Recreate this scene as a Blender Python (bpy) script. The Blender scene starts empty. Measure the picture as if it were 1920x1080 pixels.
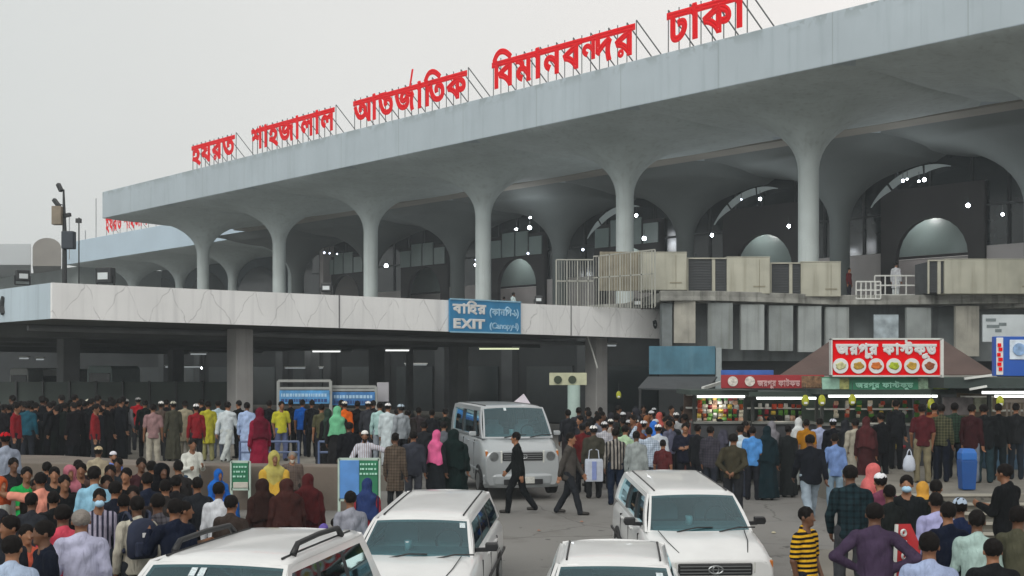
import bpy, math, random
import numpy as np
from mathutils import Vector, Matrix
R = math.radians
random.seed(7)
SC = bpy.context.scene
COL = SC.collection
# ---------------------------------------------------------------- camera, sky, sun, exposure
F = 2360.0            # focal length in photograph pixels (1920 wide)
HC = 2.95             # eye height above the flat ground
HY = 692.0            # picture row of the horizon
cam = bpy.data.cameras.new('camera')
camo = bpy.data.objects.new('camera', cam)
COL.objects.link(camo)
camo.location = (0, 0, HC)
camo.rotation_euler = (R(90), 0, 0)
cam.sensor_width = 36
cam.lens = 36 * F / 1920
cam.shift_y = (HY - 540) / 1920
cam.clip_end = 3000
cam.clip_start = 0.1
SC.camera = camo

SUN_EL, SUN_AZ = R(34), R(205)
W = bpy.data.worlds.new('World')
SC.world = W
W.use_nodes = True
nt = W.node_tree
nt.nodes.clear()
wo = nt.nodes.new('ShaderNodeOutputWorld')
bg = nt.nodes.new('ShaderNodeBackground')
sky = nt.nodes.new('ShaderNodeTexSky')
sky.sky_type = 'NISHITA'
sky.sun_disc = False
sky.sun_elevation = SUN_EL
sky.sun_rotation = SUN_AZ
sky.air_density = 1.0
sky.dust_density = 6.0
bw = nt.nodes.new('ShaderNodeHueSaturation')
bw.inputs['Saturation'].default_value = 0.25
nt.links.new(sky.outputs[0], bw.inputs['Color'])
# overcast veil: pale grey, a little warmer and brighter on the right and towards the horizon
tc = nt.nodes.new('ShaderNodeTexCoord')
sep = nt.nodes.new('ShaderNodeSeparateXYZ')
nt.links.new(tc.outputs['Generated'], sep.inputs[0])
mr = nt.nodes.new('ShaderNodeMapRange')
mr.inputs['From Min'].default_value = -0.45
mr.inputs['From Max'].default_value = 0.25
nt.links.new(sep.outputs['X'], mr.inputs['Value'])
veil = nt.nodes.new('ShaderNodeMixRGB')
veil.inputs[1].default_value = (5.9, 6.15, 6.05, 1)
veil.inputs[2].default_value = (8.3, 8.0, 7.7, 1)
nt.links.new(mr.outputs[0], veil.inputs[0])
cl = nt.nodes.new('ShaderNodeTexNoise')
cl.inputs['Scale'].default_value = 2.2
cl.inputs['Detail'].default_value = 3
nt.links.new(tc.outputs['Generated'], cl.inputs['Vector'])
clm = nt.nodes.new('ShaderNodeMapRange')
clm.inputs['To Min'].default_value = 0.90
clm.inputs['To Max'].default_value = 1.05
nt.links.new(cl.outputs['Fac'], clm.inputs['Value'])
vm = nt.nodes.new('ShaderNodeVectorMath'); vm.operation = 'SCALE'
nt.links.new(veil.outputs[0], vm.inputs[0]); nt.links.new(clm.outputs[0], vm.inputs['Scale'])
mx = nt.nodes.new('ShaderNodeMixRGB')
mx.inputs[0].default_value = 0.9
nt.links.new(bw.outputs[0], mx.inputs[1])
nt.links.new(vm.outputs[0], mx.inputs[2])
nt.links.new(mx.outputs[0], bg.inputs['Color'])
bg.inputs['Strength'].default_value = 0.124
nt.links.new(bg.outputs[0], wo.inputs[0])

sl = bpy.data.lights.new('sun', 'SUN')
sl.energy = 1.5
sl.angle = R(38)
sl.color = (1, 0.96, 0.9)
so = bpy.data.objects.new('sun', sl)
COL.objects.link(so)
so.rotation_euler = (R(90) - SUN_EL, 0, R(-25))   # from behind the camera, a little left

vs = SC.view_settings
vs.view_transform = 'Standard'
vs.look = 'None'
vs.gamma = 1
vs.exposure = 0
vs.use_curve_mapping = False
SC.cycles.max_bounces = 6
SC.cycles.transparent_max_bounces = 12
SC.cycles.sample_clamp_indirect = 4

# ---------------------------------------------------------------- plan geometry of the terminal
TH = math.atan2(2110, F)
CT, ST = math.cos(TH), math.sin(TH)
def UV(s, d, z=0.0):
    """s runs along the terminal front (away to the left), d is the distance behind the camera's parallel."""
    return Vector((d * CT - s * ST, d * ST + s * CT, z))
def s_of(px, d):
    z = F * d / (CT * (px + 1150))
    return (z - d * ST) / CT
def G(y):
    """ground height: the car park falls gently towards the camera"""
    return -0.055 * (24 - y) if y < 24 else 0.0
def at(px, y, z=0.0):
    return Vector(((px - 960) / F * y, y, z))
def elev(py, y):
    return HC + (HY - py) * y / F
def ground_at(px, base_y_top, H, base=None):
    """distance at which a head of height H shows at picture row base_y_top"""
    lo, hi = 4.0, 120.0
    for _ in range(60):
        y = (lo + hi) / 2
        g = G(y) if base is None else base
        row = HY + (HC - g - H) * F / y
        if row > base_y_top: lo = y
        else: hi = y
    return y
# ---------------------------------------------------------------- materials
def lin(c):
    return c / 12.92 if c <= 0.04045 else ((c + 0.055) / 1.055) ** 2.4
def hexc(h):
    return tuple(lin(int(h[i:i + 2], 16) / 255) for i in (0, 2, 4)) + (1,)
_M = {}
def mat(name, col, rough=0.7, var=0.12, scale=4.0, bump=0.0, bscale=20.0, metal=0.0, streak=0.0, spec=0.5, emit=0.0, coat=0.0, dirt=None):
    """plain procedural surface: base colour varied by noise, optional streaks and bump"""
    if name in _M: return _M[name]
    if isinstance(col, str): col = hexc(col)
    m = bpy.data.materials.new(name)
    m.use_nodes = True
    n = m.node_tree.nodes; l = m.node_tree.links
    b = n['Principled BSDF']
    b.inputs['Roughness'].default_value = rough
    b.inputs['Metallic'].default_value = metal
    b.inputs['Specular IOR Level'].default_value = spec
    if coat: b.inputs['Coat Weight'].default_value = coat; b.inputs['Coat Roughness'].default_value = 0.06
    t = n.new('ShaderNodeTexCoord')
    cur = None
    if var > 0:
        nz = n.new('ShaderNodeTexNoise'); nz.inputs['Scale'].default_value = scale; nz.inputs['Detail'].default_value = 5
        l.new(t.outputs['Object'], nz.inputs['Vector'])
        mr = n.new('ShaderNodeMapRange'); mr.inputs['From Min'].default_value = 0.3; mr.inputs['From Max'].default_value = 0.7
        l.new(nz.outputs['Fac'], mr.inputs['Value'])
        mx = n.new('ShaderNodeMixRGB')
        mx.inputs[1].default_value = tuple(c * (1 - var) for c in col[:3]) + (1,)
        mx.inputs[2].default_value = tuple(min(1, c * (1 + var)) for c in col[:3]) + (1,)
        l.new(mr.outputs[0], mx.inputs[0]); cur = mx.outputs[0]
    else:
        b.inputs['Base Color'].default_value = col
    if streak > 0:
        mp = n.new('ShaderNodeMapping'); mp.inputs['Scale'].default_value = (2.2, 2.2, 0.12)
        l.new(t.outputs['Object'], mp.inputs[0])
        nz = n.new('ShaderNodeTexNoise'); nz.inputs['Scale'].default_value = 1.6; nz.inputs['Detail'].default_value = 6
        l.new(mp.outputs[0], nz.inputs['Vector'])
        mr = n.new('ShaderNodeMapRange'); mr.inputs['From Min'].default_value = 0.52; mr.inputs['From Max'].default_value = 0.75
        mr.inputs['To Max'].default_value = streak
        l.new(nz.outputs['Fac'], mr.inputs['Value'])
        mx = n.new('ShaderNodeMixRGB'); mx.inputs[2].default_value = hexc(dirt or '4a4a44')
        if cur: l.new(cur, mx.inputs[1])
        else: mx.inputs[1].default_value = col
        l.new(mr.outputs[0], mx.inputs[0]); cur = mx.outputs[0]
    if cur: l.new(cur, b.inputs['Base Color'])
    if bump > 0:
        nz = n.new('ShaderNodeTexNoise'); nz.inputs['Scale'].default_value = bscale; nz.inputs['Detail'].default_value = 4
        l.new(t.outputs['Object'], nz.inputs['Vector'])
        bp = n.new('ShaderNodeBump'); bp.inputs['Strength'].default_value = bump; bp.inputs['Distance'].default_value = 0.02
        l.new(nz.outputs['Fac'], bp.inputs['Height']); l.new(bp.outputs[0], b.inputs['Normal'])
    if emit:
        b.inputs['Emission Color'].default_value = col; b.inputs['Emission Strength'].default_value = emit
    _M[name] = m
    return m
def cloth(h, pat=None, h2='101010', sc=16):
    key = 'cloth_%s_%s_%s' % (h, pat, h2)
    if key in _M: return _M[key]
    m = mat(key, h, rough=0.92, var=0.22, scale=6, bump=0.9, bscale=17, spec=0.08)
    for nd in [q for q in m.node_tree.nodes if q.type == 'BUMP']:
        src_ = nd.inputs['Height'].links[0].from_node; mp_ = m.node_tree.nodes.new('ShaderNodeMapping'); mp_.inputs['Scale'].default_value = (1, 1, .28); mp_.inputs['Rotation'].default_value = (.25, .35, 0)
        tc_ = [q for q in m.node_tree.nodes if q.type == 'TEX_COORD'][0]
        m.node_tree.links.new(tc_.outputs['Object'], mp_.inputs[0]); m.node_tree.links.new(mp_.outputs[0], src_.inputs['Vector']); src_.inputs['Distortion'].default_value = 1.2; nd.inputs['Distance'].default_value = .03
    if pat:
        n = m.node_tree.nodes; l = m.node_tree.links; b = n['Principled BSDF']
        t = n['Texture Coordinate'] if 'Texture Coordinate' in n else n.new('ShaderNodeTexCoord')
        sp = n.new('ShaderNodeSeparateXYZ'); l.new(t.outputs['Object'], sp.inputs[0])
        def band(out, s, thr):
            a = n.new('ShaderNodeMath'); a.operation = 'MULTIPLY'; a.inputs[1].default_value = s; l.new(out, a.inputs[0])
            c = n.new('ShaderNodeMath'); c.operation = 'FRACT'; l.new(a.outputs[0], c.inputs[0])
            d = n.new('ShaderNodeMath'); d.operation = 'GREATER_THAN'; d.inputs[1].default_value = thr; l.new(c.outputs[0], d.inputs[0])
            return d.outputs[0]
        if pat == 'h': fac = band(sp.outputs['Z'], sc, 0.5)
        elif pat == 'v': fac = band(sp.outputs['X'], sc, 0.55)
        else:
            mm = n.new('ShaderNodeMath'); mm.operation = 'ADD'
            l.new(band(sp.outputs['X'], sc, 0.65), mm.inputs[0]); l.new(band(sp.outputs['Z'], sc, 0.65), mm.inputs[1])
            m2 = n.new('ShaderNodeMath'); m2.operation = 'MULTIPLY'; m2.inputs[1].default_value = 0.5; l.new(mm.outputs[0], m2.inputs[0]); fac = m2.outputs[0]
        src = b.inputs['Base Color'].links[0].from_socket
        mx = n.new('ShaderNodeMixRGB'); l.new(fac, mx.inputs[0]); l.new(src, mx.inputs[1]); mx.inputs[2].default_value = hexc(h2)
        l.new(mx.outputs[0], b.inputs['Base Color'])
    return m
def emis(name, h, st):
    if name in _M: return _M[name]
    m = bpy.data.materials.new(name); m.use_nodes = True
    n = m.node_tree.nodes; n.clear()
    o = n.new('ShaderNodeOutputMaterial'); e = n.new('ShaderNodeEmission')
    e.inputs[0].default_value = hexc(h); e.inputs[1].default_value = st
    m.node_tree.links.new(e.outputs[0], o.inputs[0]); _M[name] = m
    return m
def glass(name, tint='5f7d84', refl=0.06, rough=0.03, ior=1.5):
    if name in _M: return _M[name]
    m = bpy.data.materials.new(name); m.use_nodes = True
    n = m.node_tree.nodes; l = m.node_tree.links; n.clear()
    o = n.new('ShaderNodeOutputMaterial'); tr = n.new('ShaderNodeBsdfTransparent'); tr.inputs[0].default_value = hexc(tint)
    gl = n.new('ShaderNodeBsdfGlossy'); gl.inputs['Roughness'].default_value = rough; gl.inputs[0].default_value = (.55, .80, .88, 1)
    fr = n.new('ShaderNodeFresnel'); fr.inputs[0].default_value = ior
    ad = n.new('ShaderNodeMath'); ad.operation = 'ADD'; ad.inputs[1].default_value = refl; l.new(fr.outputs[0], ad.inputs[0])
    mx = n.new('ShaderNodeMixShader'); l.new(ad.outputs[0], mx.inputs[0]); l.new(tr.outputs[0], mx.inputs[1]); l.new(gl.outputs[0], mx.inputs[2])
    l.new(mx.outputs[0], o.inputs[0]); _M[name] = m
    return m
# ---------------------------------------------------------------- mesh helper
class MB:
    def __init__(s): s.v = []; s.f = []
    def add(s, vs, fs):
        o = len(s.v); s.v += [tuple(p) for p in vs]; s.f += [tuple(i + o for i in f) for f in fs]; return s
    def box(s, c, size, rz=0.0, M=None):
        hx, hy, hz = size[0] / 2, size[1] / 2, size[2] / 2
        cs, sn = math.cos(rz), math.sin(rz); vs = []
        for z in (-hz, hz):
            for x, y in ((-hx, -hy), (hx, -hy), (hx, hy), (-hx, hy)):
                vs.append((c[0] + x * cs - y * sn, c[1] + x * sn + y * cs, c[2] + z))
        if M: vs = [M @ Vector(p) for p in vs]
        return s.add(vs, [(3, 2, 1, 0), (4, 5, 6, 7), (0, 1, 5, 4), (1, 2, 6, 5), (2, 3, 7, 6), (3, 0, 4, 7)])
    def bar(s, p, q, w, h=None):
        """rectangular bar from p to q"""
        p, q = Vector(p), Vector(q); h = h or w; d = (q - p).normalized()
        up = Vector((0, 0, 1)) if abs(d.z) < 0.95 else Vector((0, 1, 0))
        a = d.cross(up).normalized() * w / 2; b = a.cross(d).normalized() * h / 2
        vs = [x + i * a + j * b for x in (p, q) for i, j in ((-1, -1), (1, -1), (1, 1), (-1, 1))]
        return s.add(vs, [(3, 2, 1, 0), (4, 5, 6, 7), (0, 1, 5, 4), (1, 2, 6, 5), (2, 3, 7, 6), (3, 0, 4, 7)])
    def tube(s, pts, r, n=8, closed=False):
        pts = [Vector(p) for p in pts]; rs = r if isinstance(r, (list, tuple)) else [r] * len(pts)
        o = len(s.v); ref = None
        for i, p in enumerate(pts):
            d = (pts[min(i + 1, len(pts) - 1)] - pts[max(i - 1, 0)]).normalized()
            if ref is None: ref = d.cross(Vector((0, 0, 1)) if abs(d.z) < 0.9 else Vector((1, 0, 0))).normalized()
            a = (ref - d * ref.dot(d)).normalized(); ref = a; b = d.cross(a)
            for k in range(n):
                t = 2 * math.pi * k / n; s.v.append(tuple(p + (a * math.cos(t) + b * math.sin(t)) * rs[i]))
        for i in range(len(pts) - 1):
            for k in range(n):
                k2 = (k + 1) % n; s.f.append((o + i * n + k, o + i * n + k2, o + (i + 1) * n + k2, o + (i + 1) * n + k))
        s.f.append(tuple(o + k for k in range(n))[::-1]); s.f.append(tuple(o + (len(pts) - 1) * n + k for k in range(n)))
        return s
    def prism(s, poly, z0, z1):
        """poly: plan points (x, y) or (x, y, ztop, zbottom)"""
        n = len(poly)
        a = sum(poly[i][0] * poly[(i + 1) % n][1] - poly[(i + 1) % n][0] * poly[i][1] for i in range(n))
        if a < 0: poly = poly[::-1]
        bot = [(p[0], p[1], p[3] if len(p) > 3 else z0) for p in poly]; top = [(p[0], p[1], p[2] if len(p) > 3 else z1) for p in poly]
        return s.add(bot + top, [tuple(range(n))[::-1], tuple(range(n, 2 * n))] + [(i, (i + 1) % n, n + (i + 1) % n, n + i) for i in range(n)])
    def loft(s, rings, cap=True, closed=True):
        o = len(s.v); n = len(rings[0])
        for r in rings: s.v += [tuple(p) for p in r]
        for i in range(len(rings) - 1):
            for k in range(n if closed else n - 1):
                k2 = (k + 1) % n; s.f.append((o + i * n + k, o + i * n + k2, o + (i + 1) * n + k2, o + (i + 1) * n + k))
        if cap:
            s.f.append(tuple(o + k for k in range(n))[::-1]); s.f.append(tuple(o + (len(rings) - 1) * n + k for k in range(n)))
        return s
    def disc(s, c, axis, r, th, n=20):
        axis = Vector(axis).normalized(); c = Vector(c)
        return s.tube([c - axis * th / 2, c + axis * th / 2], r, n)
    def mesh(s, name):
        me = bpy.data.meshes.new(name); me.from_pydata(s.v, [], s.f); me.validate(); me.update(); return me
    def build(s, name, m, parent=None, smooth=False, bevel=0, solid=0, M=None):
        me = s.mesh(name); me.materials.append(m)
        o = bpy.data.objects.new(name, me); COL.objects.link(o)
        if M is not None: o.matrix_world = M
        if parent: o.parent = parent
        if smooth:
            me.polygons.foreach_set('use_smooth', [True] * len(me.polygons))
        if solid:
            md = o.modifiers.new('s', 'SOLIDIFY'); md.thickness = solid; md.offset = -1
        if bevel:
            md = o.modifiers.new('b', 'BEVEL'); md.width = bevel; md.segments = 2; md.limit_method = 'ANGLE'
        return o
def tag(o, label=None, cat=None, group=None, kind=None):
    if label: o['label'] = label
    if cat: o['category'] = cat
    if group: o['group'] = group
    if kind: o['kind'] = kind
    return o
def empty(name, loc=(0, 0, 0), rz=0.0, label=None, cat=None, group=None):
    o = bpy.data.objects.new(name, None); COL.objects.link(o)
    o.location = loc; o.rotation_euler = (0, 0, rz); o.empty_display_size = 0.2
    return tag(o, label, cat, group)
def copy_tree(o, parent=None):
    c = o.copy(); COL.objects.link(c); c.parent = parent
    for ch in list(o.children): copy_tree(ch, c)
    return c
# ---------------------------------------------------------------- writing (strokes of the built-in font, outlined with a round bead)
_GL = {}
def glyph(ch, bold=0.035, ext=0.0):
    """vertices and faces of one character, its left edge at 0; returns (verts, faces, width)"""
    k = (ch, bold, ext)
    if k in _GL: return _GL[k]
    c = bpy.data.curves.new('g', 'FONT'); c.body = ch; c.size = 1.0; c.resolution_u = 3
    c.fill_mode = 'NONE'
    o = bpy.data.objects.new('g', c); COL.objects.link(o)
    bpy.context.view_layer.update()
    me = bpy.data.meshes.new_from_object(o.evaluated_get(bpy.context.evaluated_depsgraph_get()))
    raw = [tuple(v.co) for v in me.vertices]; bpy.data.meshes.remove(me)
    c.bevel_depth = bold; c.bevel_resolution = 0; c.extrude = ext
    bpy.context.view_layer.update()
    me = bpy.data.meshes.new_from_object(o.evaluated_get(bpy.context.evaluated_depsgraph_get()))
    vs = [tuple(v.co) for v in me.vertices]; fs = [tuple(p.vertices) for p in me.polygons]
    bpy.data.objects.remove(o); bpy.data.curves.remove(c); bpy.data.meshes.remove(me)
    if vs and raw:
        x0 = min(v[0] for v in raw) - bold; x1 = max(v[0] for v in raw) + bold; y0 = min(v[1] for v in raw) - bold; y1 = max(v[1] for v in raw) + bold
        vs = [(min(max(v[0], x0), x1), min(max(v[1], y0), y1), v[2]) for v in vs]
        vs = [(v[0] - x0, v[1], v[2]) for v in vs]; w = x1 - x0
    else: w = 0.3
    _GL[k] = (vs, fs, w)
    return _GL[k]
def text_layout(items, bold=0.035, gap=-0.02):
    """items: characters or (char, dx, dy, scale, advance). Returns list of (verts, faces) and total width"""
    x = 0; out = []
    for it in items:
        if isinstance(it, str): it = (it, 0, 0, 1, None)
        ch, dx, dy, sc, adv = it
        if ch == ' ': x += 0.35; continue
        vs, fs, w = glyph(ch, bold)
        out.append(([(x + dx + v[0] * sc, dy + v[1] * sc, v[2] * sc) for v in vs], fs))
        x += (w * sc + gap) if adv is None else adv
    return out, x
def write(mb, items, O, X, Y, width, height, bold=0.035, cap=0.72, N=None):
    """write items into mb: O lower-left corner, X / Y unit axes, line scaled to width; height is headline height"""
    L, w = text_layout(items, bold)
    X, Y = Vector(X), Vector(Y); N = N or X.cross(Y); sx = width / w; sy = height / cap
    for vs, fs in L:
        mb.add([Vector(O) + X * v[0] * sx + Y * v[1] * sy + N * v[2] * 0.3 for v in vs], fs)
    return mb
# ---------------------------------------------------------------- people: smooth distance fields turned into meshes
def _rc(P, a, b, ra, rb, fy=1.0):
    """rounded cone from a to b; fy squashes it front to back"""
    a = np.array(a, float); b = np.array(b, float)
    p = P - a; ba = b - a
    if fy != 1.0:
        s = np.array([1, 1 / fy, 1]); p = p * s; ba = ba * s
    L = ba @ ba + 1e-9
    h = np.clip((p @ ba) / L, 0, 1)
    d = np.sqrt(((p - h[..., None] * ba) ** 2).sum(-1)) - (ra + (rb - ra) * h)
    return d * (min(fy, 1.0) * 0.5 + 0.5)
def _el(P, c, r, rx=0.0):
    p = P - np.array(c, float)
    if rx:
        cs, sn = math.cos(rx), math.sin(rx)
        p = np.stack([p[..., 0], p[..., 1] * cs + p[..., 2] * sn, -p[..., 1] * sn + p[..., 2] * cs], -1)
    r = np.array(r, float); k0 = np.sqrt(((p / r) ** 2).sum(-1)); k1 = np.sqrt(((p / r ** 2) ** 2).sum(-1)) + 1e-6
    return k0 * (k0 - 1) / k1
def _smin(a, b, k):
    h = np.clip(0.5 + 0.5 * (b - a) / k, 0, 1)
    return b * (1 - h) + a * h - k * h * (1 - h)
def nets(fn, lo, hi, vox):
    """surface nets"""
    n = [int(math.ceil((hi[i] - lo[i]) / vox)) + 1 for i in range(3)]
    ax = [lo[i] + np.arange(n[i]) * vox for i in range(3)]
    P = np.stack(np.meshgrid(*ax, indexing='ij'), -1)
    D = fn(P); S = D < 0
    nx, ny, nz = [k - 1 for k in n]
    acc = np.zeros((nx, ny, nz, 3)); cnt = np.zeros((nx, ny, nz))
    cor = [(i, j, k) for i in (0, 1) for j in (0, 1) for k in (0, 1)]
    for a in cor:
        for axn in range(3):
            if a[axn]: continue
            b = list(a); b[axn] = 1
            da = D[a[0]:a[0] + nx, a[1]:a[1] + ny, a[2]:a[2] + nz]; db = D[b[0]:b[0] + nx, b[1]:b[1] + ny, b[2]:b[2] + nz]
            m = (da < 0) != (db < 0)
            t = np.where(m, da / np.where(m, da - db, 1), 0)
            for q in range(3): acc[..., q] += np.where(m, a[q] + (t if q == axn else 0), 0)
            cnt += m
    act = cnt > 0; idx = -np.ones((nx, ny, nz), int); idx[act] = np.arange(act.sum())
    base = np.stack(np.nonzero(act), -1)
    V = (base + acc[act] / cnt[act][:, None]) * vox + np.array(lo)
    Q = []
    for axn in range(3):
        u, w = (axn + 1) % 3, (axn + 2) % 3
        sa = [slice(None)] * 3; sb = [slice(None)] * 3; sa[axn] = slice(0, n[axn] - 1); sb[axn] = slice(1, n[axn])
        ch = S[tuple(sa)] != S[tuple(sb)]
        I = np.stack(np.nonzero(ch), -1)
        ok = (I[:, u] > 0) & (I[:, w] > 0) & (I[:, u] < n[u] - 1) & (I[:, w] < n[w] - 1); I = I[ok]
        inside = S[I[:, 0], I[:, 1], I[:, 2]]
        def g(du, dw):
            J = I.copy(); J[:, u] += du; J[:, w] += dw; return idx[J[:, 0], J[:, 1], J[:, 2]]
        q = np.stack([g(-1, -1), g(0, -1), g(0, 0), g(-1, 0)], -1)
        q[~inside] = q[~inside][:, ::-1]; Q.append(q)
    return V, np.concatenate(Q)
def net_mesh(name, fn, lo, hi, vox):
    V, Q = nets(fn, lo, hi, vox)
    me = bpy.data.meshes.new(name)
    me.vertices.add(len(V)); me.vertices.foreach_set('co', V.ravel())
    me.loops.add(len(Q) * 4); me.loops.foreach_set('vertex_index', Q.ravel())
    me.polygons.add(len(Q)); me.polygons.foreach_set('loop_start', np.arange(len(Q)) * 4)
    me.polygons.foreach_set('use_smooth', np.ones(len(Q), bool))
    me.update(); me.validate()
    return me

def nrm(v):
    v = np.array(v, float); return v / np.linalg.norm(v)
POSES = {}
def pose(name, ua=None, fa=None, ub=None, fb=None, legs=None, lean=0.0, head=(0, 0), curl=0.35, sit=False):
    """ua/fa: upper-arm and forearm directions of the arm on +x, ub/fb on -x. Front is -y."""
    S = {}
    bob = -0.42 if sit else 0.0
    S['hip'] = np.array([0, 0, 0.93 + bob]); ln = np.array([0, -lean, 0])
    S['chest'] = np.array([0, 0, 1.22 + bob]) + ln * 0.6; S['neck'] = np.array([0, 0.01, 1.42 + bob]) + ln
    S['head'] = np.array([head[0], -0.02 + head[1], 1.585 + bob]) + ln * 1.15
    S['sh'] = []; S['el'] = []; S['wr'] = []; S['fd'] = []
    for sx, u, f in ((1, ua or (.18, .05, -1), fa or (.06, -.2, -1)), (-1, ub or (-.18, .05, -1), fb or (-.06, -.2, -1))):
        sh = np.array([sx * 0.165, 0.005, 1.352 + bob]) + ln; u = nrm(u); f = nrm(f)
        S['sh'].append(sh); S['el'].append(sh + u * 0.285); S['wr'].append(sh + u * 0.285 + f * 0.25); S['fd'].append(f)
    legs = legs or (((.03, 0, -1), (.02, .03, -1)), ((-.03, 0, -1), (-.02, .03, -1)))
    S['hj'] = []; S['kn'] = []; S['an'] = []
    for sx, (t, c) in zip((1, -1), legs):
        h = np.array([sx * 0.088, 0, 0.90 + bob]); k = h + nrm(t) * 0.41; a = k + nrm(c) * 0.41
        S['hj'].append(h); S['kn'].append(k); S['an'].append(a)
    low = min(a[2] for a in S['an']) - 0.075
    for k, v in list(S.items()):
        if k == 'fd': continue
        if isinstance(v, list): S[k] = [x - np.array([0, 0, low]) for x in v]
        else: S[k] = v - np.array([0, 0, low])
    S['curl'] = curl; S['low'] = low; S['sit'] = sit
    POSES[name] = S
pose('stand')
pose('relax', ua=(.25, .0, -1), fa=(-.1, -.5, -1), ub=(-.2, .1, -1), fb=(.1, -.15, -1), legs=(((.08, -.02, -1), (.0, .04, -1)), ((-.02, .02, -1), (-.03, .0, -1))), head=(.01, 0))
pose('fold', ua=(.25, -.05, -1), fa=(-1, -.55, .12), ub=(-.25, -.05, -1), fb=(1, -.62, .22))
pose('phone', ua=(.15, -.25, -1), fa=(-.35, -1, .35), ub=(-.15, -.2, -1), fb=(.3, -1, .15), head=(0, -.02))
pose('hips', ua=(.75, .25, -.8), fa=(-.75, -.3, -.5), ub=(-.75, .25, -.8), fb=(.75, -.3, -.5))
pose('behind', ua=(.3, .35, -1), fa=(-.7, .4, -.6), ub=(-.3, .35, -1), fb=(.7, .45, -.7))
pose('raise', ua=(.75, -.35, .5), fa=(-.45, -.3, .8), head=(0, 0))
pose('point', ua=(.85, -.3, .15), fa=(.9, -.3, .35))
pose('reach', ua=(.9, -.35, -.25), fa=(.85, -.45, -.35), ub=(-.5, -.1, -1), fb=(-.1, -.7, -.5))
pose('face', ua=(.35, -.4, -.8), fa=(-.25, -.55, 1.0), ub=(-.2, .0, -1), fb=(.1, -.5, -.8))
pose('walk', ua=(.15, .42, -1), fa=(.05, .12, -1), ub=(-.15, -.35, -1), fb=(-.0, -.75, -.9), legs=(((.0, -.48, -1), (.0, -.12, -1)), ((-.0, .25, -1), (.0, .75, -1))), lean=.04)
pose('stride', ua=(.15, -.3, -1), fa=(.05, -.6, -1), ub=(-.15, .4, -1), fb=(-.05, .2, -1), legs=(((.0, .12, -1), (.0, .62, -1)), ((.0, -.42, -1), (.0, -.3, -1))), lean=.03)
pose('sit', ua=(.2, -.35, -1), fa=(-.2, -1, .0), ub=(-.2, -.35, -1), fb=(.2, -1, .0), legs=(((.25, -1, .12), (.0, -.15, -1)), ((-.25, -1, .12), (.0, -.1, -1))), sit=True, lean=.08)

def arms(D, P, S, r0, r1, r2, upto=1.0, k=0.03, upper=True):
    for i in (0, 1):
        if upper: D = _smin(D, _rc(P, S['sh'][i], S['el'][i], r0, r1), k)
        if upto > 0:
            e = S['el'][i]; w = e + (S['wr'][i] - e) * upto
            D = _smin(D, _rc(P, e, w, r1, r2), k)
    return D
def slope(D, P, S, r):
    for i in (0, 1): D = _smin(D, _rc(P, S['neck'] - [0, 0, .045], S['sh'][i], r, r), .04)
    return D
def near(D, P, c, r, fn):
    m = ((P - c) ** 2).sum(-1) < r * r
    D = D.copy(); D[m] = fn(D[m], P[m]); return D
def body_fn(S, female=False):
    H = S['head']
    def hand(D, P, i):
        sx = (1, -1)[i]
        w = S['wr'][i]; f = S['fd'][i]
        side = np.cross(f, [sx, 0, 0]); side = nrm(side) if np.linalg.norm(side) > .3 else np.array([0, -1., 0])
        if side[1] > 0: side = -side
        palm = nrm(np.cross(f, side)); palm = palm * (-sx if palm[0] * sx > 0 else sx) if abs(palm[0]) > .3 else palm
        D = _smin(D, _rc(P, w + f * .02 + side * .014, w + f * .075 + side * .02, .024, .022), .012)
        D = _smin(D, _rc(P, w + f * .02 - side * .014, w + f * .075 - side * .02, .024, .02), .012)
        c = S['curl']
        for q, L in ((1.5, .075), (.5, .085), (-.5, .08), (-1.5, .062)):
            a = w + f * .088 + side * .0195 * q; d1 = nrm(f + palm * c); b = a + d1 * L * .5; d2 = nrm(f + palm * c * 3); e = b + d2 * L * .5
            D = _smin(D, np.minimum(_rc(P, a, b, .0105, .0095), _rc(P, b, e, .0095, .008)), .006)
        t0 = w + f * .03 + side * .026; t1 = t0 + nrm(f * .7 + side * .7 + palm * .3) * .04; t2 = t1 + nrm(f + side * .2 + palm * .4) * .032
        D = _smin(D, np.minimum(_rc(P, t0, t1, .014, .012), _rc(P, t1, t2, .012, .009)), .01)
        return D
    def head(D, P):
        D = _smin(D, _el(P, H + [0, .012, .025], (.074, .094, .095)), .02)
        D = _smin(D, _rc(P, H + [0, -.035, -.035], H + [0, -.055, -.08], .05, .03), .03)
        D = np.maximum(D, -_smin(_el(P, H + [.03, -.094, .0], (.019, .016, .012)), _el(P, H + [-.03, -.094, .0], (.019, .016, .012)), .005))
        D = _smin(D, _rc(P, H + [0, -.078, .012], H + [0, -.101, -.03], .009, .014), .014)
        D = np.maximum(D, -_el(P, H + [0, -.101, -.062], (.024, .012, .004)))
        for sx in (1, -1): D = _smin(D, _el(P, H + [sx * .076, .01, -.008], (.011, .021, .03)), .006)
        return D
    def fn(P):
        D = _rc(P, S['hip'], S['chest'], .125, .13, .72)
        D = _smin(D, _rc(P, S['chest'], S['neck'] - [0, 0, .06], .13, .10, .7), .04)
        D = slope(D, P, S, .052)
        D = _smin(D, _rc(P, S['neck'] - [0, 0, .05], H - [0, -.01, .07], .06, .052), .03)
        D = near(D, P, H, .24, head)
        D = arms(D, P, S, .046, .038, .027)
        for i in (0, 1): D = near(D, P, S['wr'][i] + S['fd'][i] * .09, .17, lambda D, P: hand(D, P, i))
        for i in (0, 1):
            D = _smin(D, _rc(P, S['hj'][i], S['kn'][i], .078, .052), .03)
            D = _smin(D, _rc(P, S['kn'][i], S['an'][i], .05, .034), .02)
            a = S['an'][i]; D = _smin(D, _rc(P, a + [0, .02, -.03], a + [0, -.13, -.045], .036, .026), .02)
        return D
    return fn
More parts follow.
